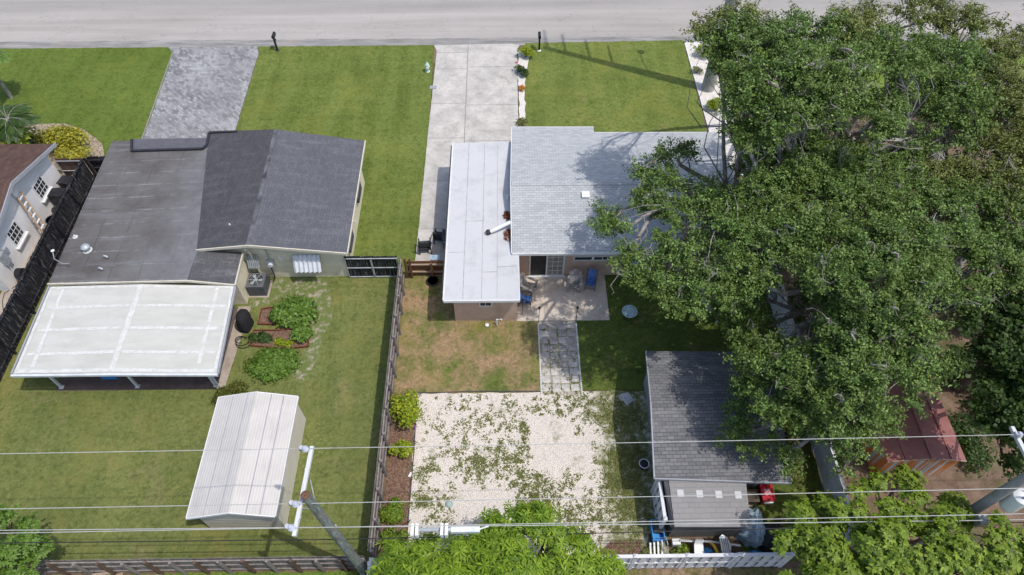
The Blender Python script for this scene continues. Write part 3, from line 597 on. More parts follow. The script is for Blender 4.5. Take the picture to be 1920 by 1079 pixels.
# ---- right house
H2 = thing('house', 'tan house with a pale grey shingle gable roof and a flat white side roof', 'house', (3, 24, 0))
wl = MB().box(-2.6, 19.35, 0, 0.52, 29.3, 2.22).box(0.55, 22.2, 0, 12.0, 30.0, 2.3)
wl.add([(0.56, 22.2, 2.25), (0.56, 30.0, 2.25), (0.56, 26.0, 3.1)], [(0, 1, 2)]).add([(11.99, 22.2, 2.25), (11.99, 30.0, 2.25), (11.99, 26.0, 3.1)], [(2, 1, 0)])
wl.build('wall', 'stucco_tan', H2)
E0, E1, RY, RZ = 2.45, 2.45, 25.8, 3.3
g = MB()
g.slab([(0.33, RY, RZ), (0.33, 21.8, E0), (12.3, 21.75, E0), (12.3, RY, RZ)], 0.1)
g.slab([(0.45, 31.36, E1 - .03), (0.33, RY, RZ), (5.2, RY, RZ), (5.2, 31.3, E1 - .03)], 0.1)
g.slab([(5.2, 30.72, E1 + .06), (5.2, RY, RZ), (12.3, RY, RZ), (12.3, 30.64, E1 + .06)], 0.1)
g.build('gable_roof', 'sh_light', H2)
rc_ = MB()
for i in range(60):
    x = 0.35 + i * 0.199
    rc_.quad((x, RY - .14, RZ - .006), (x + .2, RY - .14, RZ - .012), (x + .2, RY, RZ + .016), (x, RY, RZ + .03)); rc_.quad((x, RY, RZ + .03), (x + .2, RY, RZ + .016), (x + .2, RY + .14, RZ - .004), (x, RY + .14, RZ + .004))
rc_.build('ridge_cap', 'sh_light', H2)
f = MB(); f.beam((0.3, 21.76, E0 - .07), (12.3, 21.71, E0 - .07), 0.06, 0.15); f.beam((0.29, 21.8, E0 - .06), (0.29, RY, RZ - .06), 0.05, 0.14); f.beam((0.29, RY, RZ - .06), (0.42, 31.36, E1 - .09), 0.05, 0.14)
f.beam((0.42, 31.39, E1 - .1), (5.23, 31.33, E1 - .1), 0.05, 0.13); f.beam((5.23, 30.75, E1 - .02), (12.3, 30.67, E1 - .02), 0.05, 0.13)
f.build('fascia', 'trim_white', H2)
FZ = 2.31
MB().slab([(-3.0, 19.04, FZ), (0.6, 19.0, FZ + .04), (0.6, 21.74, FZ + .04), (0.42, 21.75, FZ + .04), (0.42, 30.2, FZ + .04), (-2.96, 30.16, FZ)], 0.1).build('flat_roof', 'membrane', H2)
s_ = MB()
def fs(x0, y0, x1, y1, w=0.02):
    z = FZ + .05; 
    s_.beam((x0, y0, z + (-.04 + .04 * (x0 + 2.98) / 3.6)), (x1, y1, z + (-.04 + .04 * (x1 + 2.98) / 3.6)), w, 0.008)
fs(-2.1, 19.1, -2.05, 30.1); fs(-1.2, 19.1, -1.15, 30.1); fs(-0.45, 19.1, -0.4, 30.1, .012); fs(-0.42, 21.0, 0.55, 21.05); fs(-1.2, 20.7, -0.45, 20.7); fs(-2.1, 24.1, -1.2, 24.1, .012); fs(-2.9, 22.0, -2.1, 22.0, .012)
s_.build('roof_seam', 'seam_grey', H2)
MB().beam((-3.02, 19.0, FZ - .06), (0.64, 18.96, FZ - .02), 0.07, 0.15).beam((-3.03, 19.02, FZ - .04), (-2.99, 30.16, FZ - .04), 0.07, 0.14).beam((0.63, 18.98, FZ - .03), (0.63, 21.74, FZ - .03), 0.05, 0.14).build('drip_edge', 'trim_white', H2)
MB().beam((-3.11, 19.5, FZ - .1), (-3.07, 30.0, FZ - .1), 0.06, 0.1).build('gutter', 'dark_metal', H2)
# white flue lying across the roof, roof vents
fl = MB().tube([W(957, 417, 2.75), W(930, 430, 2.62), W(920, 434.5, 2.5)], 0.1, 12).build('flue_pipe', 'white', H2, smooth=True)
MB().tube([W(921, 434, 2.5), W(915, 436, 2.44), W(912, 437, 2.42)], [0.1, 0.16, 0.12], 12).build('cowl', 'leaf_litter' and simple('cowl_brown', (0.06, 0.045, 0.04), 0.7), fl, smooth=True)
p = W(1098, 366, 3.2); v = MB().box(p.x - .16, p.y - .14, 2.95, p.x + .16, p.y + .14, 3.2).build('roof_vent', 'galv', H2)
MB().slab([(p.x - .2, p.y - .18, 3.24), (p.x + .2, p.y - .18, 3.24), (p.x + .2, p.y + .18, 3.3), (p.x - .2, p.y + .18, 3.3)], 0.07).build('cap', 'white', v)
MB().cyl(0.12, 25.6, FZ, FZ + .35, 0.06, None, 10).build('vent_pipe', 'trim_white', H2)
# sliding door, windows
dr = MB(); y = 22.2
for b4 in ((1.2, 2.0, 3.06, 2.08), (1.2, 0.08, 3.06, 0.16), (1.2, .16, 1.28, 2.0), (2.98, .16, 3.06, 2.0), (2.09, .16, 2.17, 2.0)): dr.box(b4[0], y - .07, b4[1], b4[2], y, b4[3])
dr.box(1.1, y - .16, .08, 3.16, y - .07, .13)
do = dr.build('sliding_door', 'trim_white', H2)
MB().box(1.28, y - .03, .16, 2.09, y - .01, 2.0).build('screen', 'screen', do)
MB().box(2.17, y - .03, .16, 2.98, y - .01, 2.0).build('pane', 'blinds', do)
gb = MB()
for i in (1, 2): gb.box(2.17 + .27 * i - .012, y - .045, .16, 2.17 + .27 * i + .012, y - .032, 2.0)
for i in (1, 2, 3, 4): gb.box(2.17, y - .047, .16 + .368 * i - .012, 2.98, y - .034, .16 + .368 * i + .012)
gb.build('glazing_bar', 'trim_white', do); MB().box(2.05, y - .1, 1.0, 2.08, y - .07, 1.25).build('handle', 'black', do)
window(H2, 3.5, 1.32, 4.5, 1.68, 22.2, (0, 0)); window(H2, 4.5, 1.32, 5.5, 1.68, 22.2, (1, 0))
window(H2, 9.3, 1.25, 10.35, 1.95, 22.2, (0, 1)); window(H2, -1.35, 1.35, -0.7, 2.0, 19.35, (1, 1), pane='glass')
MB().box(6.4, 22.1, 0.1, 7.3, 22.2, 2.0).build('door', 'trim_white', H2)
MB().box(11.9, 21.85, 2.1, 12.28, 22.3, 2.3).build('soffit', 'trim_white', H2)
MB().tube([(-0.5, 19.1, 0.02), (-0.5, 19.1, 0.5), (-0.28, 19.1, 0.52), (-0.25, 19.1, 0.45)], 0.035, 8).build('drain_pipe', 'white', H2)
MB().lathe(3.2, 22.08, [(0.02, 1.95), (0.08, 1.97), (0.08, 2.08), (0.04, 2.12)], 10).build('porch_lamp', 'black', H2)
MB().box(0.7, 22.12, 1.35, 1.0, 22.2, 1.9).build('wall_box', 'stucco_tan', H2)
def litter(px, py, z, r, lb):
    p = W(px, py, z); n = 260
    q = np.random.RandomState(int(px)); b = MB()
    for i in range(n):
        a = q.rand() * 6.28; rr = r * math.sqrt(q.rand()); x = p.x + math.cos(a) * rr * .6; yy_ = p.y + math.sin(a) * rr; h = 0.12 * (1 - rr / r) * q.rand() + 0.005
        t = q.rand() * 6.28; l = .07
        b.quad((x, yy_, p.z + h), (x + l * math.cos(t), yy_ + l * math.sin(t), p.z + h + .01), (x + l * math.cos(t + .5), yy_ + l * math.sin(t + .5), p.z + h + .03), (x + .02, yy_ + .03, p.z + h + .02))
    tag(b.build('leaf_litter', 'leaf_litter'), lb, 'leaf litter', 'rust brown litter heaps on the flat roof')
litter(950, 405, FZ + .04, 0.3, 'rust brown leaf heap on the flat roof just above the white flue pipe')
litter(953, 442, FZ + .04, 0.42, 'rust brown leaf heap on the flat roof just below the white flue pipe')

# ---- far left neighbour: brown roof, white gable wall
H3 = thing('house', 'white walled house with a brown shingle roof at the left edge', 'house', (-30, 25, 0))
wx = -26.05
MB().box(-38, 21.6, 0, wx, 29.5, 2.35).add([(wx - .01, 21.6, 2.3), (wx - .01, 29.5, 2.3), (wx - .01, 25.6, 3.75)], [(0, 1, 2)]).build('wall', 'stucco_white', H3)
MB().slab([(-38.5, 30.2, 2.5), (-38.5, 25.6, 3.95), (-25.45, 25.6, 3.95), (-25.75, 30.2, 2.5)], 0.12).slab([(-38.5, 25.6, 3.95), (-38.5, 21.0, 2.5), (-25.75, 21.0, 2.5), (-25.45, 25.6, 3.95)], 0.12).build('roof', 'sh_brown', H3)
MB().beam((-25.42, 25.6, 3.88), (-25.72, 30.25, 2.43), 0.06, 0.2).beam((-25.42, 25.6, 3.88), (-25.72, 20.95, 2.43), 0.06, 0.2).build('fascia', 'trim_grey', H3)
def ewindow(par, y0, z0, y1, z1, x):
    f = MB(); fw = .07
    for q in ((y0, z0, y1, z0 + fw), (y0, z1 - fw, y1, z1), (y0, z0 + fw, y0 + fw, z1 - fw), (y1 - fw, z0 + fw, y1, z1 - fw)): f.box(x, q[0], q[1], x + .05, q[2], q[3])
    f.box(x, y0 - .1, z0 - .08, x + .18, y1 + .1, z0 - .003)
    o = f.build('window', 'trim_white', par)
    MB().box(x + .004, y0 + fw, z0 + fw, x + .02, y1 - fw, z1 - fw).build('pane', 'glass', o)
    g = MB()
    for i in (1, 2, 3): g.box(x + .022, y0 + (y1 - y0) * i / 4 - .016, z0 + fw, x + .034, y0 + (y1 - y0) * i / 4 + .016, z1 - fw)
    for i in (1, 2): g.box(x + .024, y0 + fw, z0 + (z1 - z0) * i / 3 - .016, x + .036, y1 - fw, z0 + (z1 - z0) * i / 3 + .016)
    g.build('glazing_bar', 'trim_white', o)
ewindow(H3, 27.1, 1.05, 28.15, 2.1, wx); ewindow(H3, 23.7, 1.05, 24.75, 2.1, wx)
MB().tube([(wx + .04, 25.7, 3.3), (wx + .04, 25.85, 1.1)], 0.025, 6).build('conduit', 'trim_grey', H3)
MB().box(wx, 25.6, 0.85, wx + .1, 26.0, 1.15).build('wall_box', 'trim_white', H3)

# ---- white metal shed
S = thing('storage_shed', 'cream metal shed with a stained white ribbed gable roof on the left back lawn', 'shed', (-10.9, 11.5, 0))
sx0, sx1, sy0, sy1 = -12.45, -9.32, 9.05, 14.0
MB().box(sx0, sy0, 0, sx1, sy1, 1.86).add([(sx0, sy0, 1.8), (sx1, sy0, 1.8), (sx1, sy0, 1.9), (-10.9, sy0, 2.3), (sx0, sy0, 1.9)], [(0, 1, 2, 3, 4)]).add([(sx0, sy1, 1.8), (sx1, sy1, 1.8), (sx1, sy1, 1.9), (-10.9, sy1, 2.3), (sx0, sy1, 1.9)], [(4, 3, 2, 1, 0)]).build('wall', 'shed_wall', S)
MB().slab([(-10.92, 14.15, 2.42), (-12.72, 14.2, 1.93), (-12.72, 8.88, 1.93), (-10.92, 8.92, 2.42)], 0.05).slab([(-9.24, 14.15, 1.96), (-10.92, 14.15, 2.42), (-10.92, 8.92, 2.42), (-9.24, 8.9, 1.96)], 0.05).build('roof', 'shed_roof', S)
t_ = MB(); t_.beam((-12.72, 8.86, 1.9), (-10.92, 8.9, 2.39), 0.04, 0.12); t_.beam((-10.92, 8.9, 2.39), (-9.24, 8.88, 1.93), 0.04, 0.12); t_.beam((-9.22, 8.9, 1.94), (-9.22, 14.15, 1.94), 0.04, 0.09); t_.beam((-12.74, 8.9, 1.9), (-12.74, 14.2, 1.9), 0.04, 0.09); t_.beam((-12.72, 14.2, 1.9), (-10.92, 14.17, 2.39), 0.04, 0.08); t_.beam((-10.92, 14.17, 2.39), (-9.24, 14.17, 1.93), 0.04, 0.08)
t_.build('roof_trim', 'trim_white', S)
for x in (-12.0, -11.3, -10.92, -10.3, -9.8):
    z = 2.42 - abs(x + 10.92) * 0.272 + 0.006
    MB().beam((x, 8.92, z), (x, 14.13, z), 0.035, 0.02).build('standing_seam', 'trim_grey' if x != -10.92 else 'shed_roof', S)
# ---- right shed with shingle roof
S2 = thing('garden_shed', 'shed with a weathered grey shingle gable roof beside the gravel yard', 'shed', (8.7, 13, 0))
MB().box(6.5, 10.5, 0, 11.1, 15.7, 2.1).build('wall', simple('grey_siding', (0.24, 0.24, 0.245), .8), S2)
RYS = 13.25
MB().slab([(6.38, 16.1, 2.25), (6.1, RYS, 2.85), (11.55, RYS, 2.85), (11.55, 16.0, 2.25)], 0.1).slab([(6.1, RYS, 2.85), (5.92, 10.15, 2.25), (11.4, 9.88, 2.25), (11.55, RYS, 2.85)], 0.1).build('roof', 'sh_shed', S2)
MB().beam((6.34, 16.12, 2.2), (6.07, RYS, 2.8), 0.05, 0.13).beam((6.07, RYS, 2.8), (5.89, 10.12, 2.2), 0.05, 0.13).beam((5.9, 10.12, 2.2), (11.4, 9.85, 2.2), 0.05, 0.12).build('fascia', 'trim_grey', S2)
# ---- resin lean-to shed
S3 = thing('resin_shed', 'grey plastic shed with four square skylights against the shingle shed', 'shed', (8, 9.2, 0))
MB().box(6.6, 8.45, 0, 9.45, 9.85, 1.9).build('wall', 'resin_wall', S3)
MB().slab([(6.5, 10.1, 2.1), (6.5, 8.3, 1.88), (9.5, 8.25, 1.88), (9.62, 10.05, 2.1)], 0.06).build('roof', 'resin_roof', S3)
MB().slab([(6.3, 10.1, 2.05), (6.35, 8.35, 1.75), (6.5, 8.3, 1.84), (6.5, 10.1, 2.06)], 0.05).build('side_trim', 'dark_metal', S3)
for px in (1276, 1312, 1348, 1384.5):
    p = W(px, 925 + (px - 1276) * .028, 2.05); z = 2.1 - (10.1 - p.y) * .122 + .012
    MB().slab([(p.x - .13, p.y - .14, z - .017), (p.x + .13, p.y - .14, z - .017), (p.x + .13, p.y + .14, z + .017), (p.x - .13, p.y + .14, z + .017)], 0.02).build('skylight', 'skylight', S3)
# ---- maroon metal shed with rusty walls
S4 = thing('rusty_shed', 'small shed with a maroon metal roof and rust streaked walls on the right', 'shed', (17.3, 12.5, 0))
MB().box(15.95, 10.95, 0, 19.0, 14.3, 1.75).add([(15.95, 10.95, 1.7), (19.0, 10.95, 1.7), (18.8, 10.95, 1.86), (17.45, 10.95, 2.06), (16.2, 10.95, 1.86)], [(0, 1, 2, 3, 4)]).build('wall', 'rusty', S4)
R4 = [(15.82, 1.8), (16.5, 2.0), (17.5, 2.12), (18.4, 2.0), (19.12, 1.8)]
rr = MB()
for (a, za), (b_, zb) in zip(R4, R4[1:]): rr.slab([(a, 14.4, za), (a, 10.87, za), (b_, 10.87, zb), (b_, 14.4, zb)], 0.04)
rr.build('roof', 'maroon', S4)
tr = MB()
for a, za in R4[1:4]: tr.beam((a, 10.86, za + .02), (a, 14.4, za + .02), 0.05, 0.03)
for yy_ in (11.7, 12.9):
    for (a, za), (b_, zb) in zip(R4, R4[1:]): tr.beam((a, yy_, za + .01), (b_, yy_, zb + .01), 0.03, 0.02)
for (a, za), (b_, zb) in zip(R4, R4[1:]): pass
tr.build('roof_trim', 'maroon', S4)
tr = MB()
for (a, za), (b_, zb) in zip(R4, R4[1:]): tr.beam((a, 10.85, za - .03), (b_, 10.85, zb - .03), 0.03, 0.06)
tr.build('fascia', simple('rusty_trim', (.48, .33, .25), .8, .4, 4), S4)

# ================================================================== FENCES
def run(p0, p1): 
    a, b_ = Vector(p0), Vector(p1); L = (b_ - a).length; d = (b_ - a) / L; return a, b_, L, d, Vector((-d.y, d.x))
def wood_fence(name, label, p0, p1, h, face, board='fence_grey', post='fence_post', gap=1.2, alt=None, bw=0.14, ragged=0.03, rails=(0.3, 0.95, 1.55), shift=0.0):
    """boards on one side, posts and rails on the side `face` (+1 = left of p0->p1)"""
    a, b_, L, d, n = run(p0, p1); mid = (a + b_) / 2
    F_ = thing(name, label, 'fence', (mid.x, mid.y, 0)); r = random.Random(int(L * 97))
    bd = MB(); t = 0
    while t < L - 0.02:
        w_ = bw - 0.008; q = a + d * t; hh = h + r.uniform(-ragged, ragged); o_ = n * (-face * 0.012 + r.uniform(-.006, .006))
        c0 = q + o_; c1 = q + d * w_ + o_; th_ = n * (-face * 0.018)
        pts = [c0, c1, c1 + th_, c0 + th_]
        if (pts[1] - pts[0]).cross(pts[2] - pts[1]) < 0: pts = pts[::-1]
        bd.prism([(p_.x, p_.y) for p_ in pts], 0.03, hh - 0.0); t += bw
    bd.build('board_panel', board, F_)
    rl = MB()
    for z in rails: 
        o_ = n * (face * 0.03); rl.beam((a.x + o_.x, a.y + o_.y, z), (b_.x + o_.x, b_.y + o_.y, z), 0.05, 0.09)
    rl.build('rail', post, F_)
    t = shift; i = 0
    while t <= L + 0.01:
        q = a + d * min(t, L) + n * (face * 0.105)
        pb = MB().box(-.05, -.05, 0, .05, .05, h - 0.05 + r.uniform(-.1, .05))
        ang = math.atan2(d.y, d.x); c_, s__ = math.cos(ang), math.sin(ang)
        pb.v = [(q.x + x * c_ - y_ * s__, q.y + x * s__ + y_ * c_, z) for x, y_, z in pb.v]
        pb.build('post', (alt if alt and i % 2 else post), F_); t += gap; i += 1
    return F_
wood_fence('wood_fence', 'weathered grey wood fence between the two back yards', (-5.45, 7.6), (-5.45, 22.2), 1.8, -1, gap=1.22)
wood_fence('wood_fence', 'weathered wood fence with grey and brown posts along the bottom of the left lawn', (-24.2, 7.38), (-5.6, 7.38), 1.75, -1, gap=0.93, alt='fence_brown')
wood_fence('wood_fence', 'tall black wood fence beside the white neighbouring house', (-24.35, 29.7), (-24.2, 7.4), 1.85, 1, board='fence_black', post='fence_black', gap=2.4, rails=(0.4, 1.78))
wood_fence('wood_fence', 'short black wood fence closing the passage north of the charcoal roof', (-24.2, 29.85), (-22.1, 29.85), 1.8, -1, board='fence_black', post='fence_black', gap=1.0)
def frame_gate(name, label, x0, x1, y, h, board, frame, cat='gate', brace=False):
    T = thing(name, label, cat, ((x0 + x1) / 2, y, 0)); b = MB(); x = x0; r = random.Random(5)
    while x < x1 - .03:
        b.box(x + .005, y, .1, min(x + .135, x1), y + .02, h + r.uniform(-.04, .04)); x += .14
    b.build('board_panel', board, T)
    n = 2 if x1 - x0 > 2 else 1
    for i in range(n):
        a0 = x0 + (x1 - x0) * i / n + .02; a1 = x0 + (x1 - x0) * (i + 1) / n - .02; f = MB()
        for z in (.12, h * .5, h - .12): f.tube([(a0, y - .05, z), (a1, y - .05, z)], .03, 8)
        for xx in (a0, a1): f.tube([(xx, y - .05, .08), (xx, y - .05, h - .08)], .03, 8)
        if brace: f.tube([(a0, y - .05, .12), (a1, y - .05, h - .12)], .022, 8)
        f.build('gate_frame', frame, T)
    return T
frame_gate('double_gate', 'black board double gate in a steel frame beside the cream house', -8.35, -5.62, 22.25, 1.75, 'fence_black', 'galv')
frame_gate('side_gate', 'dark board gate braced with steel tubes by the white house corner', -26.0, -24.45, 29.75, 1.75, 'fence_brown', 'galv', brace=True)
# low brown board fence by the tan house
T = thing('board_fence', 'low brown horizontal board fence next to the flat white roof', 'fence', (-4.2, 22.25, 0))
b = MB()
for z in (.1, .4, .7, 1.0): b.box(-5.2, 22.28, z, -2.62, 22.31, z + .27)
b.build('board_panel', 'gate_brown', T)
MB().box(-5.2, 22.2, .4, -2.62, 22.279, .47).box(-5.2, 22.2, 1.0, -2.62, 22.279, 1.07).build('rail', 'plank', T)
for x in (-5.25, -5.0, -3.9, -2.7): MB().box(x - .05, 22.1, 0, x + .05, 22.199, 1.65 if x < -4.9 else 1.25).build('post', 'gate_brown', T)
def vinyl_fence(label, p0, p1, h, gap=1.85, style='shadowbox', name='vinyl_fence', face=-1):
    a, b_, L, d, n = run(p0, p1); mid = (a + b_) / 2; T = thing(name, label, 'fence', (mid.x, mid.y, 0))
    bd = MB(); t = 0.1; k = 0
    while t < L - .1:
        side = (1 if k % 2 else -1) if style == 'shadowbox' else 0
        w_ = 0.215 if style == 'shadowbox' else 0.148
        q = a + d * t + n * side * 0.035
        bd.beam((q.x, q.y, .08), (q.x, q.y, h - .1), .02 if abs(d.y) > .5 else w_, w_ if abs(d.y) > .5 else .02, up=(0, 1, 0)); t += 0.2 if style == 'shadowbox' else 0.152; k += 1
    bd.build('picket_panel', 'vinyl', T)
    rl = MB()
    for z, w_, hh in ((.12, .05, .08), (h * .5, .12, .05), (h - .07, .13, .1)): rl.beam((a.x, a.y, z), (b_.x, b_.y, z), w_, hh)
    rl.build('rail', 'vinyl', T)
    t = 0
    while t <= L + .01:
        q = a + d * min(t, L); pb = MB().box(q.x - .065, q.y - .065, 0, q.x + .065, q.y + .065, h + .02); o = pb.build('post', 'vinyl', T)
        MB().add([(q.x - .08, q.y - .08, h + .02), (q.x + .08, q.y - .08, h + .02), (q.x + .08, q.y + .08, h + .02), (q.x - .08, q.y + .08, h + .02), (q.x, q.y, h + .08)], [(3, 2, 1, 0), (0, 1, 4), (1, 2, 4), (2, 3, 4), (3, 0, 4)]).build('post_cap', 'vinyl', o)
        t += gap
    return T
vinyl_fence('white vinyl picket fence along the bottom of the gravel yard', (-5.3, 7.25), (11.0, 7.25), 1.75, 2.03)
vinyl_fence('white vinyl fence running out of the photo from the corner by the utility pole', (-5.35, 7.12), (-5.35, 1.0), 1.75, 2.0, 'solid')
vinyl_fence('tall white vinyl privacy fence beside the rusty shed', (13.68, 7.4), (13.68, 22.5), 1.8, 2.4, 'solid')
vinyl_fence('short white vinyl fence panel left of the plastic shed', (6.2, 8.65), (6.2, 10.35), 1.8, 1.7)

# loose planks at the bottom left
for i, (px, py, ln, an, wd) in enumerate(((200, 1071, 1.3, .25, .14), (195, 1063, 1.0, .1, .1), (222, 1077, 2.4, 0.03, .2), (170, 1079, 1.6, -.05, .18), (262, 1073, 1.9, 0.0, .22))):
    p = W(px, py, .25); dx, dy = math.cos(an) * ln / 2, math.sin(an) * ln / 2; z = .12 + .05 * i
    o = MB().beam((p.x - dx, p.y - dy - .25, z), (p.x + dx, p.y + dy - .25, z), wd, .035).build('plank', 'plank')
    tag(o, ('bleached plank angled on top of the lumber pile by the lower left fence', 'narrow pale plank half across the lumber pile by the lower left fence', 'longest tan plank lying along the lumber pile by the lower left fence', 'left hand plank under the lumber pile by the lower left fence', 'wide tan plank at the right end of the lumber pile')[i], 'plank', 'loose planks by the lower left fence')

# ================================================================== POLES AND WIRES
U = thing('utility_pole', 'wooden utility pole with a white crossarm standing at the fence corner', 'utility pole', (-5.72, 7.12, 0))
MB().tube([(-5.72, 7.12, 0), (-6.05, 7.2, 9.0)], [0.19, 0.145], 18).build('pole', 'pole', U, smooth=True)
MB().tube([(-6.05, 7.2, 8.98), (-6.051, 7.2, 9.02)], [0.147, 0.14], 18).build('pole_end', 'pole_end', U)
MB().tube([(-5.73, 7.122, .3), (-5.738, 7.124, .5)], [0.205, 0.2], 18).build('band', 'alu', U)
az = 8.5
MB().beam((-6.24, 8.95, az), (-6.32, 6.15, az), 0.12, 0.12).build('crossarm', 'arm', U)
for y in (8.2, 7.5, 6.7): MB().tube([(-6.36, y, az + .01), (-6.2, y, az + .01)], .022, 8).build('bolt', 'galv', U)
def insul(T, x, y, z):
    o = MB().tube([(x, y, z), (x - .12, y + .02, z + .06), (x - .3, y + .04, z + .08)], .02, 8).build('insulator', 'galv', T)
    MB().lathe(x - .12, y, [(.03, z + .02), (.09, z + .05), (.05, z + .08), (.11, z + .11), (.06, z + .15), (.09, z + .19), (.05, z + .24)], 14).build('disc', 'insul', o, smooth=True)
    MB().tube([(x - .3, y + .02, z + .02), (x - .22, y + .02, z + .2)], [.05, .075], 10).build('cap', 'insul', o, smooth=True)
WY = (8.8, 7.05, 6.35)
for y in WY: insul(U, -6.28, y, az + .06)
MB().beam((-6.2, 7.0, az - .05), (-6.0, 7.15, az - .6), .03, .03).beam((-6.15, 7.9, az - .07), (-6.0, 7.25, az - .7), .03, .03).build('brace', 'galv', U)
MB().beam((-5.93, 7.15, 5.45), (-5.93, 7.42, 5.45), .08, .12).build('bracket', 'alu', U)
# east pole with transformer
U2 = thing('utility_pole', 'grey utility pole with a transformer at the right edge', 'utility pole', (16.8, 7.95, 0))
MB().tube([(16.8, 7.95, 0), (16.75, 8.0, 12.0)], [0.2, 0.14], 18).build('pole', 'pole_conc', U2, smooth=True)
MB().beam((16.5, 9.4, 8.3), (16.58, 6.6, 8.3), .12, .12).build('crossarm', 'arm', U2)
for y in (9.05, 7.3, 6.52): insul(U2, 16.6, y, 8.36)
tf = MB().lathe(17.25, 7.75, [(.05, 5.5), (.26, 5.5), (.28, 5.56), (.28, 6.4), (.3, 6.42), (.2, 6.52), (.04, 6.56)], 18).build('transformer', 'white', U2, smooth=True)
MB().cyl(17.15, 7.65, 6.5, 6.8, .05, .03, 10).cyl(17.35, 7.85, 6.5, 6.8, .05, .03, 10).build('bushing', 'insul', tf)
MB().box(16.45, 7.3, 4.6, 16.75, 7.6, 5.0).build('junction_box', 'galv', U2)
# power lines
def wire(name, label, pts, r, mat, sag=0.15, group=None):
    out = []
    for (a, b_) in zip(pts, pts[1:]):
        a, b_ = Vector(a), Vector(b_)
        for i in range(16):
            t = i / 16; p_ = a.lerp(b_, t); p_.z -= sag * 4 * t * (1 - t); out.append(p_)
    out.append(Vector(pts[-1]))
    o = MB().tube(out, r, 6).build(name, mat); return tag(o, label, 'wire', group)
def ends(i): 
    ew = (8.84, 7.08, 6.36)[i]; ee = (9.05, 7.3, 6.52)[i]; return ew, ee
for i in range(3):
    a, b_ = ends(i)
    wire('power_line', ('northernmost power line, crossing the middle of the gravel yard', 'middle power line on the crossarms, crossing the lower gravel yard', 'southern power line on the crossarm end nearest the bottom fence')[i],
         [(-45, a - .1, 8.6), (-6.45, a, 8.62), (16.45, b_, 8.5), (55, b_ + .2, 8.6)], 0.012, 'wire', .05, 'power lines on the crossarms')
wire('cable', 'pale bundled strand carrying the splice boxes above the bottom fence', [(-45, 7.5, 5.65), (-5.95, 7.34, 5.5), (16.7, 7.32, 5.3), (55, 7.4, 5.6)], .015, 'wire', .04)
wire('cable', 'thick black telephone cable lowest on the poles', [(-45, 7.35, 4.6), (-5.85, 7.28, 4.32), (16.7, 7.5, 4.4), (55, 7.6, 4.6)], .018, 'cable', .04)
K = thing('cable_splice', 'silver cable amplifier hanging from the strand over the mango tree', 'splice box', (-2, 7.3, 5.4))
def cpt(px): 
    t = (px - 640) / 1175; return None
MB().box(-1.98, 7.15, 5.2, -1.0, 7.36, 5.4).build('housing', 'alu', K); MB().tube([(-3.1, 7.26, 5.33), (-1.98, 7.26, 5.33)], .07, 10).build('closure', 'galv', K)
for x in (-3.2, -2.2):
    for dx in (-.13, .02): MB().box(x + dx, 7.02, 5.18, x + dx + .1, 7.42, 5.52).build('bracket', 'white', K)
MB().tube([(-1.0, 7.27, 5.3), (-.8, 7.3, 5.4), (-.7, 7.33, 5.44)], .03, 8).build('connector', 'white', K)
# tall street pole with stubby arms and a street light (top above the frame)
U3 = thing('street_pole', 'tall tapered concrete transmission pole standing in the white pebble bed', 'utility pole', (13.7, 37.9, 0))
MB().tube([(13.7, 37.9, 0), (13.7, 37.9, 25)], [0.44, 0.2], 24).build('pole', 'pole_conc', U3, smooth=True)
for z in (14.2, 17.8, 21.6, 24.6): MB().tube([(13.7, 37.9, z), (13.7, 39.1, z + .25), (13.7, 40.2, z + .35)], [.08, .09, .07], 10).build('arm', 'insul', U3)
la = MB().tube([(13.7, 37.9, 8.6), (13.7, 39.2, 9.3), (13.7, 40.2, 9.4)], .04, 8).build('lamp_arm', 'galv', U3)
MB().lathe(13.7, 40.3, [(.05, 9.2), (.25, 9.25), (.22, 9.42), (.05, 9.5)], 12).build('lamp_head', 'galv', la)

# ================================================================== SMALL THINGS
def mailbox(x, y, label, flag):
    T = thing('mailbox', label, 'mailbox', (x, y, 0), group='black mailboxes along the road')
    MB().box(x - .06, y - .06, 0, x + .06, y + .06, 1.05).box(x - .05, y - .02, .72, x + .05, y + .3, .8).build('post', 'black', T)
    b = MB(); n = 10; pr = [(-.1, 0), (.1, 0)] + [(.1 * math.cos(math.pi * i / n), .13 + .1 * math.sin(math.pi * i / n)) for i in range(n + 1)]
    k = len(pr); y0, y1 = y - .12, y + .42
    b.add([(x + p_[0], y0, 1.05 + p_[1]) for p_ in pr] + [(x + p_[0], y1, 1.05 + p_[1]) for p_ in pr], [tuple(range(k)), tuple(range(k, 2 * k))[::-1]] + [((i + 1) % k, i, i + k, (i + 1) % k + k) for i in range(k)])
    b.build('box', 'black', T)
    MB().lathe(x, y, [(.09, 0), (.16, .02), (.13, .06), (.07, .1)], 12).build('base', 'trim_white' if flag else 'black', T)
mailbox(-16.06, 42.6, 'black mailbox on a post beside the grey paver driveway', False)
mailbox(2.52, 42.35, 'black mailbox on a post beside the round yellow green bush', True)
Y = thing('fire_hydrant', 'pale green fire hydrant on the lawn beside the concrete driveway', 'hydrant', (-5.25, 40.05, 0))
hb = MB().lathe(-5.25, 40.05, [(.17, 0), (.17, .05), (.11, .07), (.11, .5), (.15, .52), (.15, .57), (.12, .6), (.1, .68), (.04, .74), (.03, .8)], 16).build('barrel', 'green_hyd', Y, smooth=True)
MB().tube([(-5.42, 40.05, .42), (-5.08, 40.05, .42)], .06, 10).build('side_outlet', 'white', Y); MB().tube([(-5.25, 40.05, .4), (-5.25, 39.85, .4)], .08, 12).build('front_outlet', 'white', Y)
tag(MB().box(-5.0, 38.1, .02, -4.55, 38.45, .06).box(-4.9, 38.18, .06, -4.65, 38.37, .075).build('meter_lid', 'trim_grey'), 'small grey utility lid at the edge of the concrete driveway', 'meter lid')
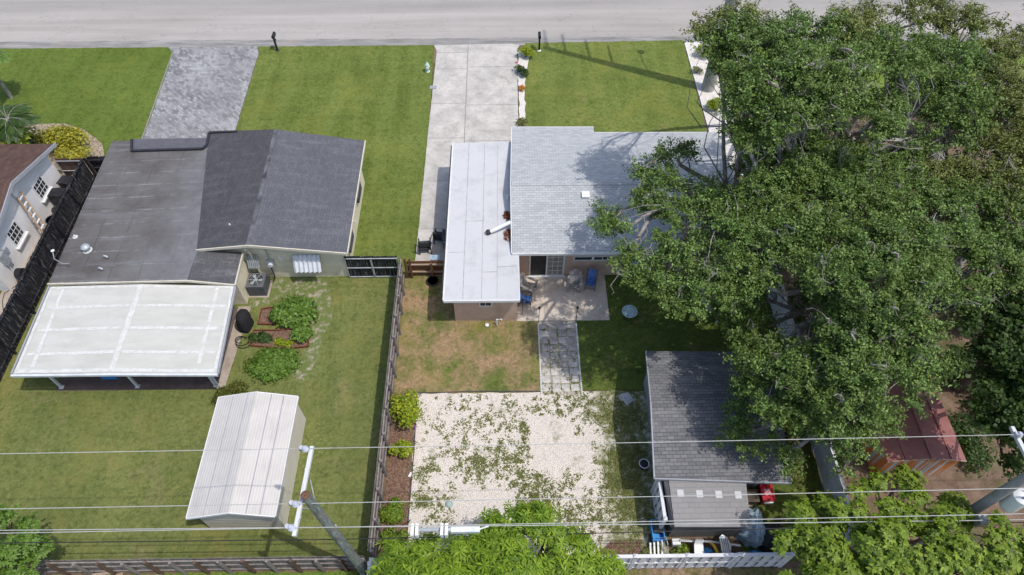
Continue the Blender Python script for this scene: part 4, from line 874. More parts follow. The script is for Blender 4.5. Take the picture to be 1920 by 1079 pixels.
# AC unit
A_ = thing('air_conditioner', 'square dark grey outdoor condenser unit beside the cream wall', 'air conditioner', (-12.95, 21.5, 0))
MB().box(-13.4, 21.05, .06, -12.5, 21.95, .84).build('cabinet', 'ac', A_)
MB().box(-13.5, 20.95, 0, -12.4, 22.05, .06).build('pad', 'slab', A_)
gr = MB()
for i in range(8):
    gr.box(-13.4 - .008, 21.1 + i * .11, .12, -13.4, 21.13 + i * .11, .78)
    gr.box(-13.35 + i * .11, 21.042, .12, -13.32 + i * .11, 21.05, .78); gr.box(-12.5, 21.1 + i * .11, .12, -12.492, 21.13 + i * .11, .78)
gr.build('grille', 'dark_metal', A_)
MB().cyl(-12.95, 21.5, .842, .85, .38, None, 28).build('fan_well', 'black', A_)
fg = MB()
for rr_ in (.12, .2, .28, .38): fg.tube([(-12.95 + rr_ * math.cos(a * math.pi / 14), 21.5 + rr_ * math.sin(a * math.pi / 14), .885) for a in range(29)], .007, 5)
for k in range(6):
    a = k * math.pi / 3; fg.beam((-12.95, 21.5, .885), (-12.95 + .4 * math.cos(a), 21.5 + .4 * math.sin(a), .87), .02, .01)
fg.build('fan_guard', 'galv', A_)
tf = MB().cyl(-12.95, 21.5, .852, .88, .09, None, 12)
for k in range(3):
    a = k * 2.094; c_, s__ = math.cos(a), math.sin(a)
    tf.quad((-12.95 + .08 * c_, 21.5 + .08 * s__, .86), (-12.95 + .33 * c_ - .08 * s__, 21.5 + .33 * s__ + .08 * c_, .856), (-12.95 + .33 * c_ + .12 * s__, 21.5 + .33 * s__ - .12 * c_, .875), (-12.95 + .08 * c_ + .05 * s__, 21.5 + .08 * s__ - .05 * c_, .87))
tf.build('fan', 'galv', A_)
tag(MB().tube([(-12.5, 21.9, .3), (-12.3, 22.0, .15), (-12.2, 22.1, .5), (-12.25, 22.15, 1.1)], .025, 8).tube([(-12.3 + .16 * math.cos(a * .4), 21.95 + .1 * math.sin(a * .4), .5 + .16 * math.sin(a * .4)) for a in range(17)], .014, 6).build('refrigerant_line', 'black'), 'looped black refrigerant line between the condenser and the wall', 'pipe')
# covered grill with cables by the patio
T = thing('covered_grill', 'grill under a black cloth cover beside the white patio cover', 'grill', (-13.15, 19.2, 0))
b = MB(); rg = np.random.RandomState(2); prof = [(0.42, .12), (.44, .4), (.40, .75), (.38, .9), (.3, 1.05), (.12, 1.12), (.01, 1.13)]; n = 18; vs = []
for rr_, z in prof:
    for k in range(n):
        a = 2 * math.pi * k / n; f_ = 1 + .1 * math.sin(5 * a + z * 3) * (1.2 - z) + .05 * rg.randn() * .5
        vs.append((-13.15 + rr_ * f_ * math.cos(a) * .8, 19.2 + rr_ * f_ * math.sin(a) * 1.2, z))
b.add(vs, [(i * n + k, i * n + (k + 1) % n, (i + 1) * n + (k + 1) % n, (i + 1) * n + k) for i in range(len(prof) - 1) for k in range(n)])
b.build('cover', 'black_cloth', T)
MB().cyl(-13.4, 19.0, 0, .15, .06, None, 10).cyl(-12.95, 19.0, 0, .15, .06, None, 10).build('wheel', 'rubber', T)
hs = MB()
for k in range(3):
    r0 = .25 + .07 * k; hs.tube([(-13.3 + .12 * k + r0 * math.cos(a * .35 + k), 18.35 - .1 * k + r0 * .8 * math.sin(a * .35 + k), .09 + .015 * k) for a in range(16)], .018, 6)
tag(hs.build('garden_hose', 'black'), 'tangled black hose on the path below the covered grill', 'hose')
tag(MB().box(-19.4, 16.2, .07, -18.7, 16.6, .45).box(-19.44, 16.16, .45, -18.66, 16.64, .5).build('storage_tote', 'blue'), 'blue lidded tote under the edge of the patio cover', 'tote')
tag(MB().lathe(-14.3, 16.3, [(.02, .09), (.24, .09), (.3, .35), (.32, .42), (.28, .42), (.24, .2)], 16).build('planter', 'trunk_dark'), 'dark round planter under the right end of the patio cover', 'planter')

# adirondack chairs (local coordinates, facing -y)
def adirondack(name, label):
    T = thing(name, label, 'chair', group='grey slatted adirondack chairs on the patio')
    b = MB()
    for i in range(5):
        y0 = -.30 + i * .11; z0 = .37 - i * .03; b.slab([(-.26, y0, z0), (.26, y0, z0), (.26, y0 + .095, z0 - .025), (-.26, y0 + .095, z0 - .025)], .022)
    b.build('seat', 'chair_grey', T, local=True)
    b = MB(); hs_ = (.68, .78, .84, .87, .84, .78, .68)
    for i in range(7):
        x = (i - 3) * .085; h_ = hs_[i]; fan = 1 + .25 * 0; 
        a0 = Vector((x * .8, .2, .27)); a1 = Vector((x * 1.15, .2 + h_ * .36, .27 + h_ * .86)); b.beam(a0, a1, .068, .022, up=(0, -1, .4))
    b.beam((-.3, .36, .66), (.3, .36, .66), .03, .07)
    b.build('backrest', 'chair_grey', T, local=True)
    for s in (-1, 1):
        MB().slab([(s * .27, -.4, .58), (s * .42, -.38, .58), (s * .42, .0, .57), (s * .33, .42, .56), (s * .27, .42, .56)][::s], .025).build('armrest', 'chair_grey', T, local=True)
        MB().box(s * .3 - .02, -.36, 0, s * .3 + .02, -.26, .56).build('front_leg', 'chair_grey', T, local=True)
        MB().beam((s * .27, -.3, .33), (s * .27, .55, .05), .04, .1).build('rear_leg', 'chair_grey', T, local=True)
    return T
ad = adirondack('adirondack_chair', 'grey adirondack chair facing out, beside the blue chair on the right of the patio')
ad.location = (3.55, 21.35, .08); ad.rotation_euler = (0, 0, R(-8))
copy_tree(ad, None, (1.15, 21.25, .08), R(62), 'grey adirondack chair turned sideways in the left patio corner by the flat roof')
def sling(label, towel):
    T = thing('sling_chair', label, 'chair', group='blue sling chairs on the patio')
    MB().slab([(-.23, -.25, .43), (.23, -.25, .43), (.23, .22, .4), (-.23, .22, .4)], .02).build('seat', 'blue_cloth', T, local=True)
    MB().slab([(-.23, .22, .41), (.23, .22, .41), (.23, .42, .98), (-.23, .42, .98)], .02).build('backrest', 'blue_plain', T, local=True)
    for s in (-1, 1):
        x = s * .26
        MB().tube([(x, -.27, 0), (x, -.27, .6), (x, -.2, .64), (x, .28, .62)], .017, 6).tube([(x, .36, 0), (x, .22, .42), (x, .43, 1.0)], .017, 6).tube([(x, -.27, .42), (x, .22, .4)], .015, 6).build('side_frame', 'dark_metal', T, local=True)
    MB().tube([(-.26, -.27, .2), (.26, -.27, .2)], .012, 6).build('crossbar', 'dark_metal', T, local=True)
    return T
sc = sling('blue sling chair facing out at the right of the patio near the tree', 1)
sc.location = (4.42, 21.4, .08); sc.rotation_euler = (0, 0, R(-12))
copy_tree(sc, None, (1.0, 20.35, .08), R(78), 'blue sling chair turned sideways close to the flat roof corner')
# black wicker chairs and grill on the driveway (partly under the flat roof edge)
def wicker(label):
    T = thing('patio_chair', label, 'chair', group='black wicker chairs on the driveway')
    MB().box(-.3, -.28, .3, .3, .3, .42).build('seat', 'dark_metal', T, local=True)
    MB().slab([(-.3, .22, .42), (.3, .22, .42), (.3, .34, .95), (-.3, .34, .95)], .07).build('backrest', 'dark_metal', T, local=True)
    for s in (-1, 1):
        MB().box(s * .31 - .025, -.3, .0, s * .31 + .025, -.24, .62).box(s * .31 - .025, .28, 0, s * .31 + .025, .36, 1.0).box(s * .31 - .03, -.3, .62, s * .31 + .03, .34, .66).build('arm_frame', 'black', T, local=True)
    return T
wc = wicker('black wicker chair nearest the lawn on the driveway'); wc.location = (-4.42, 24.1, .025); wc.rotation_euler = (0, 0, R(185))
copy_tree(wc, None, (-3.6, 24.75, .025), R(172), 'black wicker chair in the middle between the other chair and the grill on the driveway')
T = thing('gas_grill', 'black gas grill half hidden under the flat white roof edge', 'grill', (-3.1, 24.3, 0))
MB().box(-3.4, 24.0, .1, -2.85, 24.65, .75).build('cabinet', 'black', T)
MB().slab([(-3.45, 23.95, .95), (-2.8, 23.95, .95), (-2.8, 24.7, 1.02), (-3.45, 24.7, 1.02)], .25).build('lid', 'dark_metal', T)
MB().beam((-3.4, 23.92, .85), (-2.85, 23.92, .85), .03, .03).build('handle', 'alu', T)
def foliage_ball(n, r, c, size, rs, aspect=1.6, flat=.7):
    pass

# ---- things by the white house wall
def bin_(label, loc, rz):
    T = thing('wheeled_bin', label, 'bin', group='black wheeled bins by the white house')
    MB().add([(-.25, -.28, 0), (.25, -.28, 0), (.25, .28, 0), (-.25, .28, 0), (-.31, -.36, .95), (.31, -.36, .95), (.31, .36, .95), (-.31, .36, .95)], [(0, 3, 2, 1), (4, 5, 6, 7), (0, 1, 5, 4), (1, 2, 6, 5), (2, 3, 7, 6), (3, 0, 4, 7)]).build('body', 'black', T, local=True)
    MB().slab([(-.33, -.4, 1.0), (.33, -.4, 1.0), (.33, 0, 1.06), (-.33, 0, 1.06)], .05).slab([(-.33, 0, 1.06), (.33, 0, 1.06), (.33, .4, 1.0), (-.33, .4, 1.0)], .05).build('lid', 'black', T, local=True)
    for s in (-1, 1): MB().tube([(s * .29, .33, .12), (s * .34, .33, .12)], .12, 14).build('wheel', 'rubber', T, local=True)
    T.location = loc; T.rotation_euler = (0, 0, rz); return T
bn = bin_('black wheeled bin nearer the ladder against the white wall', (-25.5, 27.75, .05), R(88))
copy_tree(bn, None, (-25.35, 28.75, .05), R(80), 'black wheeled bin nearest the braced gate by the white house')
def tyre(name, label, x, y, z, r, upright=False):
    b = MB(); n = 24; k = 8; rw = .1; vs = []
    for i in range(n):
        a = 2 * math.pi * i / n
        for j in range(k):
            t = 2 * math.pi * j / k; rr_ = r + rw * .9 * math.cos(t); h = rw * math.sin(t)
            vs.append((x + rr_ * math.cos(a), y + rr_ * math.sin(a), z + h) if not upright else (x + h, y + rr_ * math.cos(a), z + rr_ * math.sin(a)))
    b.add(vs, [(i * k + j, ((i + 1) % n) * k + j, ((i + 1) % n) * k + (j + 1) % k, i * k + (j + 1) % k) for i in range(n) for j in range(k)])
    return tag(b.build(name, 'rubber', smooth=True), label, 'tyre')
tyre('tyre', 'greenish worn tyre lying behind the grey tub', -25.35, 26.9, .55, .25)
T = thing('wash_tub', 'round grey tub full of water beside the leaning ladder', 'tub', (-25.35, 26.2, 0))
MB().lathe(-25.35, 26.15, [(.02, .08), (.3, .08), (.38, .5), (.42, .52), (.42, .56), (.36, .56), (.34, .42)], 20).build('body', 'ac', T, smooth=True)
MB().cyl(-25.35, 26.15, .43, .44, .345, None, 20).build('water', 'glass', T)
T = thing('ladder', 'wooden ladder leaning on the white wall over the window', 'ladder', (-25.4, 25.0, 0))
l0, l1 = Vector((-25.1, 24.75, .05)), Vector((-25.9, 25.75, 2.75))
for dy in (-.0, .42):
    MB().beam(l0 + Vector((-.05, dy, 0)), l1 + Vector((-.0, dy, 0)), .04, .09, up=(1, 0, .3)).build('rail', 'ladder_wood', T)
rg_ = MB()
for i in range(8):
    p_ = l0.lerp(l1, .08 + i * .12); rg_.beam(p_ + Vector((-.03, .0, 0)), p_ + Vector((-.03, .42, 0)), .1, .03)
rg_.build('rung', 'alu', T)
T = thing('propane_tank', 'white round propane tank at the foot of the white wall', 'gas tank', (-25.35, 23.9, 0))
MB().lathe(-25.35, 23.95, [(.12, .03), (.2, .08), (.21, .3), (.15, .42), (.05, .46)], 16).build('body', 'white', T, smooth=True); MB().lathe(-25.35, 23.95, [(.11, .42), (.11, .55)], 12).build('collar', 'white', T)
tag(MB().lathe(-25.35, 24.45, [(.02, .04), (.2, .04), (.24, .3), (.25, .42), (.2, .42), (.18, .3)], 14).build('plant_pot', 'black'), 'small black pot between the ladder foot and the propane tank', 'pot')
T = thing('hose_reel', 'black hose reel with a coiled hose on the narrow strip by the white wall', 'hose reel', (-25.7, 22.4, 0))
MB().tube([(-25.8, 22.4, .45), (-25.5, 22.4, .45)], .3, 20).build('drum', 'black', T); MB().beam((-25.85, 22.15, 0), (-25.85, 22.4, .5), .04, .04).beam((-25.85, 22.65, 0), (-25.85, 22.4, .5), .04, .04).build('stand', 'dark_metal', T)
MB().tube([(-25.9, 21.9, .05), (-26.3, 21.4, .06), (-26.2, 20.9, .05), (-25.9, 20.3, .05), (-25.7, 19.8, .05)], .02, 6).build('hose', 'cable', T)
T = thing('wall_equipment', 'pale grey utility cabinet with pipes on the white wall', 'utility box', (wx, 22.5, 0))
MB().box(wx, 22.35, 1.2, wx + .25, 22.75, 1.9).box(wx, 22.9, 1.5, wx + .12, 23.15, 1.8).build('cabinet', 'galv', T); MB().tube([(wx + .1, 22.5, 1.2), (wx + .1, 22.4, .3)], .03, 8).tube([(wx + .08, 22.6, 1.9), (wx + .08, 22.55, 2.4)], .03, 8).build('pipe', 'alu', T)
T = thing('antenna', 'small white roof antenna on the left edge of the charcoal low slope roof', 'antenna', (-21.9, 21.6, 2.6))
MB().tube([(-21.9, 21.3, 2.6), (-22.1, 21.3, 3.0), (-22.2, 21.6, 3.14)], .02, 6).tube([(-21.9, 21.3, 2.62), (-21.5, 21.25, 2.68)], .02, 6).build('mast', 'galv', T); MB().lathe(-22.2, 21.65, [(.01, 3.15), (.05, 3.16), (.09, 3.2), (.08, 3.21), (.01, 3.18)], 14).build('dish', 'trim_white', T)

# torches, table, bucket
tc_ = thing('garden_torch', 'black garden torch at the left corner of the walk by the patio', 'torch', (1.62, 19.15, 0), group='garden torches flanking the walk')
MB().tube([(0, 0, 0), (0, 0, 1.3)], .014, 8).build('stake', 'black', tc_, local=True); MB().lathe(0, 0, [(.02, 1.28), (.06, 1.34), (.065, 1.44), (.02, 1.5)], 10).build('burner', 'black', tc_, local=True)
copy_tree(tc_, None, (3.5, 19.15, 0), 0, 'black garden torch at the right corner of the walk by the patio')
copy_tree(tc_, None, (0.8, 19.65, 0.0), 0, 'short black stake on the patio beside the tan wall')
T = thing('glass_table', 'small round glass topped table on the shaded lawn', 'table', (6.23, 19.5, 0))
MB().cyl(6.23, 19.5, .5, .515, .38, None, 28).build('table_top', simple('frosted_glass', (0.33, 0.46, 0.46), 0.15, 0.35, 6, spec=0.6), T)
MB().tube([(6.23 + .38 * math.cos(a * .2244), 19.5 + .38 * math.sin(a * .2244), .507) for a in range(29)], .014, 6).build('rim', 'alu', T)
for k in range(3): a = k * 2.094; MB().tube([(6.23 + .3 * math.cos(a), 19.5 + .3 * math.sin(a), 0.02), (6.23 + .1 * math.cos(a), 19.5 + .1 * math.sin(a), .25), (6.23 + .25 * math.cos(a), 19.5 + .25 * math.sin(a), .495)], .014, 6).build('leg', 'dark_metal', T)
T = thing('bucket', 'black bucket with a white rim at the wall of the shingle shed', 'bucket', (6.15, 11.5, 0))
MB().lathe(5.95, 11.5, [(.02, .05), (.15, .05), (.2, .38), (.22, .38)], 16).build('body', 'black', T); MB().tube([(5.95 + .21 * math.cos(a * .314), 11.5 + .21 * math.sin(a * .314), .39) for a in range(21)], .022, 6).build('rim', 'trim_white', T)
tag(MB().lathe(-3.9, 21.85, [(.02, .06), (.26, .06), (.32, .16), (.33, .18), (.27, .18), (.2, .14), (.02, .13)], 18).build('planter', 'black'), 'flat black round tub in front of the low brown board fence', 'planter')
tag(MB().box(-3.95, 22.5, .8, -3.5, 22.75, 1.1).box(-3.98, 22.46, 1.1, -3.47, 22.79, 1.16).build('cooler', 'tarp_blue'), 'light blue cooler lid behind the low brown board fence', 'cooler')
tag(MB().lathe(-1.0, 19.05, [(.03, .04), (.1, .05), (.1, .12), (.03, .16)], 12).build('drain_cap', 'white'), 'small white cap on the grass below the tan wall', 'drain cap')
tag(MB().lathe(-2.55, 9.95, [(.17, .03), (.17, .05), (.11, .12), (.03, .15)], 14).build('irrigation_cover', simple('pale_lid', (0.33, 0.42, 0.38), .7)), 'pale green round cover on the lower gravel', 'cover')
tag(MB().tube([(-2.15, 15.05, .0), (-2.15, 15.05, .3)], .025, 8).build('tap_stake', 'black'), 'small black stake at the top edge of the white gravel', 'stake')
tag(MB().beam((-4.15, 9.3, .05), (-4.1, 8.9, .9), .03, .03).build('garden_stake', 'black'), 'thin black stake between the gravel and the lower mulch bed', 'stake')

# ---- junk round the plastic shed
T = thing('garden_cart', 'blue plastic cart with a black load beside the plastic shed', 'cart', (6.05, 8.7, 0))
b = MB(); bx0, bx1, by0, by1 = 5.85, 6.35, 8.15, 9.0
b.box(bx0, by0, .3, bx1, by1, .34).box(bx0, by0, .34, bx0 + .04, by1, .62).box(bx1 - .04, by0, .34, bx1, by1, .62).box(bx0 + .04, by0, .34, bx1 - .04, by0 + .04, .62).box(bx0 + .04, by1 - .04, .34, bx1 - .04, by1, .62)
b.build('tray', 'blue', T); MB().slab([(5.92, 8.5, .7), (6.3, 8.45, .6), (6.3, 8.95, .75), (5.9, 8.95, .66)], .25).build('load', 'tarp_black', T)
for x in (5.83, 6.37): MB().tube([(x - .02, 8.35, .18), (x + .02, 8.35, .18)], .18, 14).build('wheel', 'rubber', T)
def ladder_flat(x, y, label):
    T = thing('folding_chair', label, 'chair', (x, y, 0)); 
    for i in range(4): MB().beam((x - .3 + i * .14, y - .35, .15 + .08 * i), (x - .27 + i * .14, y + .3, .3 + .1 * i), .07, .02).build('slat', 'alu', T)
    MB().tube([(x + .3, y - .4, .1), (x + .35, y + .1, .7), (x + .3, y + .35, .8), (x + .1, y + .4, .6)], .02, 8).tube([(x + .1, y - .4, .1), (x + .15, y, .6), (x + .2, y + .2, .75)], .02, 8).build('frame', 'galv', T)
ladder_flat(6.05, 7.85, 'old aluminium folding chair frame by the bottom white fence')
tag(MB().tube([(6.95, 8.15, .55), (8.2, 8.08, .58), (9.35, 7.9, .6)], .045, 8).build('white_pipe', 'white'), 'long white pipe laid across the junk behind the plastic shed', 'pipe')
T = thing('hose_hanger', 'small white plastic hose pot left of the long pipe', 'hose pot', (6.8, 8.1, 0)); MB().box(6.65, 8.0, .3, 6.98, 8.25, .5).build('top', 'white', T); MB().box(6.74, 8.04, 0, 6.9, 8.2, .3).build('stand', 'white', T)
T = thing('white_cushion', 'white plastic chair lying behind the white fence', 'chair', (7.7, 7.8, 0)); MB().slab([(7.45, 7.5, .5), (7.85, 7.5, .5), (7.85, 8.05, .6), (7.5, 8.05, .6)], .12).build('seat', 'white', T); MB().slab([(7.5, 8.0, .6), (7.85, 8.0, .6), (7.83, 8.1, .9), (7.52, 8.1, .9)], .06).build('backrest', 'white', T)
def lump(name, label, cat, c, rx, ry, rz_, mat, seed, group=None):
    rs = np.random.RandomState(seed); n, k = 18, 8; ph = rs.rand(6) * 6.28; vs = []
    for i in range(k + 1):
        t = math.pi / 2 * i / k
        for j in range(n):
            a = 2 * math.pi * j / n; f_ = 1 + .14 * math.sin(3 * a + ph[0] + 2 * t) + .1 * math.sin(5 * a + ph[1]) + .06 * math.sin(9 * a + ph[2] + 5 * t) + .05 * rs.randn() * (i < k)
            vs.append((c[0] + rx * math.cos(t) * f_ * math.cos(a), c[1] + ry * math.cos(t) * f_ * math.sin(a), c[2] + rz_ * math.sin(t) * (1 + .1 * math.sin(4 * a + ph[3]) * math.cos(t))))
    b = MB().add(vs, [(i * n + j, i * n + (j + 1) % n, (i + 1) * n + (j + 1) % n, (i + 1) * n + j) for i in range(k) for j in range(n)])
    return tag(b.build(name, mat, smooth=False), label, cat, group)
lump('tarp', 'crumpled pale blue tarp over the pile right of the plastic shed', 'tarp', (10.05, 8.7, .0), .6, .85, 1.15, 'tarp_blue', 3)
lump('tarp', 'black tarp heap beside the pale blue tarp', 'tarp', (10.7, 8.35, .0), .7, .7, 1.0, 'tarp_black', 4)
lump('tarp', 'flat black bag behind the white fence under the long pipe', 'bag', (8.95, 7.65, .0), .5, .22, .35, 'tarp_black', 5)
lump('pool_toy', 'blue inflatable folded behind the white fence', 'pool toy', (8.05, 7.75, .0), .26, .25, .5, 'blue', 6)
tag(MB().tube([(8.15, 8.1, .5), (8.28, 7.9, .62), (8.36, 7.7, .6), (8.38, 7.5, .5)], .06, 8).build('pool_noodle', 'yellow', smooth=True), 'bent yellow foam tube next to the blue inflatable', 'pool toy')
tag(lump('rag', '', 'rag', (9.55, 7.65, .0), .14, .14, .45, 'trim_white', 8), 'crumpled white rag at the right end of the long pipe', 'rag')
tag(lump('rag', '', 'tarp', (10.1, 7.7, .0), .3, .16, .3, 'blue', 9), 'small blue tarp patch below the black tarp heap', 'tarp')
T = thing('bodyboard', 'grey striped board propped upright behind the white fence', 'board', (8.6, 7.8, 0))
bb = [(8.45, 7.5, .95), (8.8, 7.5, .95), (8.85, 7.8, 1.0), (8.75, 8.1, 1.05), (8.55, 8.22, 1.08), (8.42, 8.1, 1.06)]
MB().slab(bb, .05).build('deck', 'galv', T); sb = MB()
for i in range(4): sb.beam((8.52 + .075 * i, 7.54, .965), (8.5 + .075 * i, 8.05, 1.06), .012, .012)
sb.build('stripe', 'dark_metal', T); MB().beam((8.62, 7.8, 0), (8.62, 7.85, .95), .06, .05).build('prop', 'galv', T)
T = thing('push_mower', 'red plastic box with a pale label panel on the grass right of the plastic shed', 'box', (11.0, 10.1, 0))
MB().box(10.72, 9.72, .05, 11.22, 10.4, .55).build('body', 'red', T); MB().box(10.7, 9.7, .55, 11.24, 10.42, .6).build('lid', 'red', T); MB().box(10.82, 9.95, .6, 11.1, 10.22, .612).build('panel', simple('faded_pink', (.7, .3, .33), .5), T); MB().box(10.78, 9.66, .35, 11.16, 9.7, .5).build('handle', 'white', T)
tag(MB().box(10.0, 9.75, 0, 10.6, 10.25, .4).box(9.98, 9.73, .4, 10.62, 10.27, .44).build('crate', 'trunk_dark'), 'dark brown crate between the plastic shed and the red box', 'crate')
tag(MB().box(9.7, 9.6, .0, 10.4, 9.72, .08).build('timber', 'plank'), 'short pale timber in front of the dark brown crate', 'timber')
tag(MB().slab([(5.25, 14.9, .05), (5.6, 14.5, .05), (5.95, 14.75, .06), (5.7, 15.15, .09), (5.4, 15.1, .07)], .03).build('board_scrap', 'skylight'), 'pale scrap panel on the weedy gravel near the shed corner', 'scrap')
tag(MB().slab([(-4.4, 11.2, .045), (-4.3, 11.15, .045), (-4.2, 11.35, .05), (-4.3, 11.4, .05)], .012).build('paper_scrap', 'white'), 'small white scrap lying on the mulch strip', 'scrap')

# ================================================================== PLANTS
def tris_mesh(name, V, nper, mat, parent=None, off=None):
    """V: (n, nper, 3) array of polygons with nper corners"""
    n = V.shape[0]; me = bpy.data.meshes.new(name)
    V = V.reshape(-1, 3).astype(np.float32)
    if off is not None: V = V - np.array(off, dtype=np.float32)
    me.vertices.add(n * nper); me.vertices.foreach_set('co', V.ravel())
    me.loops.add(n * nper); me.loops.foreach_set('vertex_index', np.arange(n * nper, dtype=np.int32))
    me.polygons.add(n); me.polygons.foreach_set('loop_start', np.arange(0, n * nper, nper, dtype=np.int32)); me.polygons.foreach_set('loop_total', np.full(n, nper, dtype=np.int32))
    me.materials.append(M[mat] if isinstance(mat, str) else mat); me.update(calc_edges=True)
    o = bpy.data.objects.new(name, me); col.objects.link(o)
    if parent is not None: o.parent = parent
    return o
def unit(a): return a / np.maximum(np.linalg.norm(a, axis=-1, keepdims=True), 1e-6)
def leaves(C, Nn, size, aspect, rs, jitter=0.55, fold=0.25):
    """rhombic leaves: centres C, preferred normals Nn"""
    n = len(C); N_ = unit(Nn + jitter * rs.randn(n, 3)); T_ = unit(np.cross(N_, rs.randn(n, 3))); B_ = np.cross(N_, T_)
    L = size * (0.65 + 0.7 * rs.rand(n, 1)); Wd = L / aspect
    a = C - T_ * L * .5; c = C + T_ * L * .5 - N_ * L * fold * .5; b = C + B_ * Wd * .5 + N_ * L * fold * .15 - T_ * L * .05; d = C - B_ * Wd * .5 + N_ * L * fold * .15 - T_ * L * .05
    return np.stack([a, b, c, d], axis=1)
def rosettes(C, Nn, k, size, aspect, rs, droop=0.5):
    n = len(C); N_ = unit(Nn); T0 = unit(np.cross(N_, rs.randn(n, 3))); B0 = np.cross(N_, T0); out = []
    for i in range(k):
        a = 2 * math.pi * i / k + rs.rand(n, 1) * .7; r_ = (np.cos(a) * T0 + np.sin(a) * B0); lift = droop * (rs.rand(n, 1) * .9 - .25)
        dr = unit(r_ + N_ * lift); L = size * (.7 + .5 * rs.rand(n, 1)); side = unit(np.cross(dr, N_)); Wd = L / aspect
        base = C; mid = C + dr * L * .5 + N_ * L * .05; tip = C + dr * L - np.array([0, 0, 1.0]) * L * .22
        out.append(np.stack([base, mid + side * Wd * .5, tip, mid - side * Wd * .5], axis=1))
    return np.concatenate(out)
def bush(name, label, cat, c, r, h, mat, size=.09, n=1400, seed=1, aspect=1.7, group=None, lumps=7, stem='trunk_dark', ros=0, zoff=0.0, part='foliage'):
    rs = np.random.RandomState(seed); T = thing(name, label, cat, (c[0], c[1], zoff), group=group)
    rx, ry = (r if isinstance(r, tuple) else (r, r)); Cs = []; Ns = []
    for k in range(lumps):
        a = rs.rand() * 6.28; q = rs.rand() ** .5 * .62; lc = np.array([q * rx * math.cos(a), q * ry * math.sin(a), h * (.38 + .3 * rs.rand() * (1 - q))]); lr = .5
        m_ = n // lumps; d = unit(rs.randn(m_, 3)); d[:, 2] = np.abs(d[:, 2]) * .95 - .15; rad = (.55 + .45 * rs.rand(m_, 1) ** .5) * lr * (1 + .15 * rs.randn(m_, 1))
        p_ = lc + d * rad * np.array([rx, ry, h * .85]); Cs.append(p_); Ns.append(d + np.array([0, 0, .6]))
    C = np.concatenate(Cs); Nn = np.concatenate(Ns); ok = C[:, 2] > .02; C, Nn = C[ok], Nn[ok]
    V = leaves(C, Nn, size, aspect, rs) if not ros else rosettes(C, Nn, ros, size, aspect, rs)
    tris_mesh(part, V, 4, mat, T)
    st = MB()
    for k in range(6):
        a = k * 1.05 + rs.rand(); st.tube([(0, 0, 0), (rx * .25 * math.cos(a), ry * .25 * math.sin(a), h * .35), (rx * .5 * math.cos(a), ry * .5 * math.sin(a), h * .65)], [.025, .018, .008], 5)
    st.build('stem', stem, T, local=True); return T
def P2(px, py, z=0): v = W(px, py, z); return (v.x, v.y)
bush('shrub', 'large lime yellow shrub against the centre fence at the top of the mulch strip', 'shrub', (-4.68, 14.1), (.72, .95), 1.6, 'lime_leaf', .13, 2600, 11, lumps=12)
bush('shrub', 'green rounded shrub halfway down the mulch strip', 'shrub', (-4.7, 12.25), (.55, .45), .8, 'lime_leaf', .11, 1300, 12)
bush('shrub', 'low green shrub at the lower end of the mulch strip', 'shrub', (-4.75, 9.55), (.75, .6), .8, 'ficus', .11, 1700, 13)
bush('shrub', 'yellow green ground bush beside the splice boxes and lower mulch', 'shrub', (-4.75, 8.6), (.6, .4), .55, 'ficus', .1, 800, 14)
bush('flower', 'tiny purple flowering plant under the large lime shrub', 'flower', (-4.25, 13.55), .13, .25, 'purple', .06, 90, 15, lumps=2)
bush('shrub', 'round yellow green bush beside the black mailbox at the driveway', 'bush', (1.55, 41.6), .58, .95, 'lime_leaf', .09, 1700, 16)
T = bush('shrub', 'dark green strappy plant with a pink flower at the driveway edge', 'plant', (1.2, 39.6), .55, .7, 'oak3', .32, 260, 17, aspect=5)
lump_ = MB().lathe(-.35, .45, [(.01, .62), (.09, .66), (.05, .76)], 8).build('flower', 'pink', T, local=True)
bush('shrub', 'small orange croton in the pebble strip by the driveway', 'plant', (1.2, 37.9), .27, .4, 'orange_leaf', .11, 260, 18)
bush('shrub', 'thin green plant in the pebble strip nearest the pale roof', 'plant', (1.15, 34.2), (.4, .7), .5, 'weed_leaf', .14, 360, 19)
bush('shrub', 'low reddish green plant by the pebble strip above the roof corner', 'plant', (1.2, 32.6), (.45, .5), .4, 'olive_leaf', .14, 320, 20)
bush('shrub', 'yellow green bush at the top of the right pebble bed', 'bush', (14.0, 41.6), .62, .9, 'lime_leaf', .1, 1300, 21)
bush('shrub', 'yellow green bush in the lower part of the right pebble bed below the tall pole', 'bush', (13.75, 35.6), .62, .9, 'lime_leaf', .1, 1500, 22)
bush('shrub', 'spiky grey green plant left of the tall pole base', 'plant', (13.2, 39.6), .45, .5, 'weed_leaf', .2, 220, 23, aspect=5)
bush('hedge', 'yellow variegated bush beside the brown roof house', 'bush', (-27.3, 32.6), (1.6, 1.3), 1.5, 'yellow_leaf', .15, 3600, 24, lumps=14)
bush('hedge', 'yellow variegated bush at the dark board gate behind the brown roof corner', 'bush', (-26.1, 31.1), (1.1, 1.1), 1.2, 'yellow_leaf', .15, 2400, 25, lumps=9)
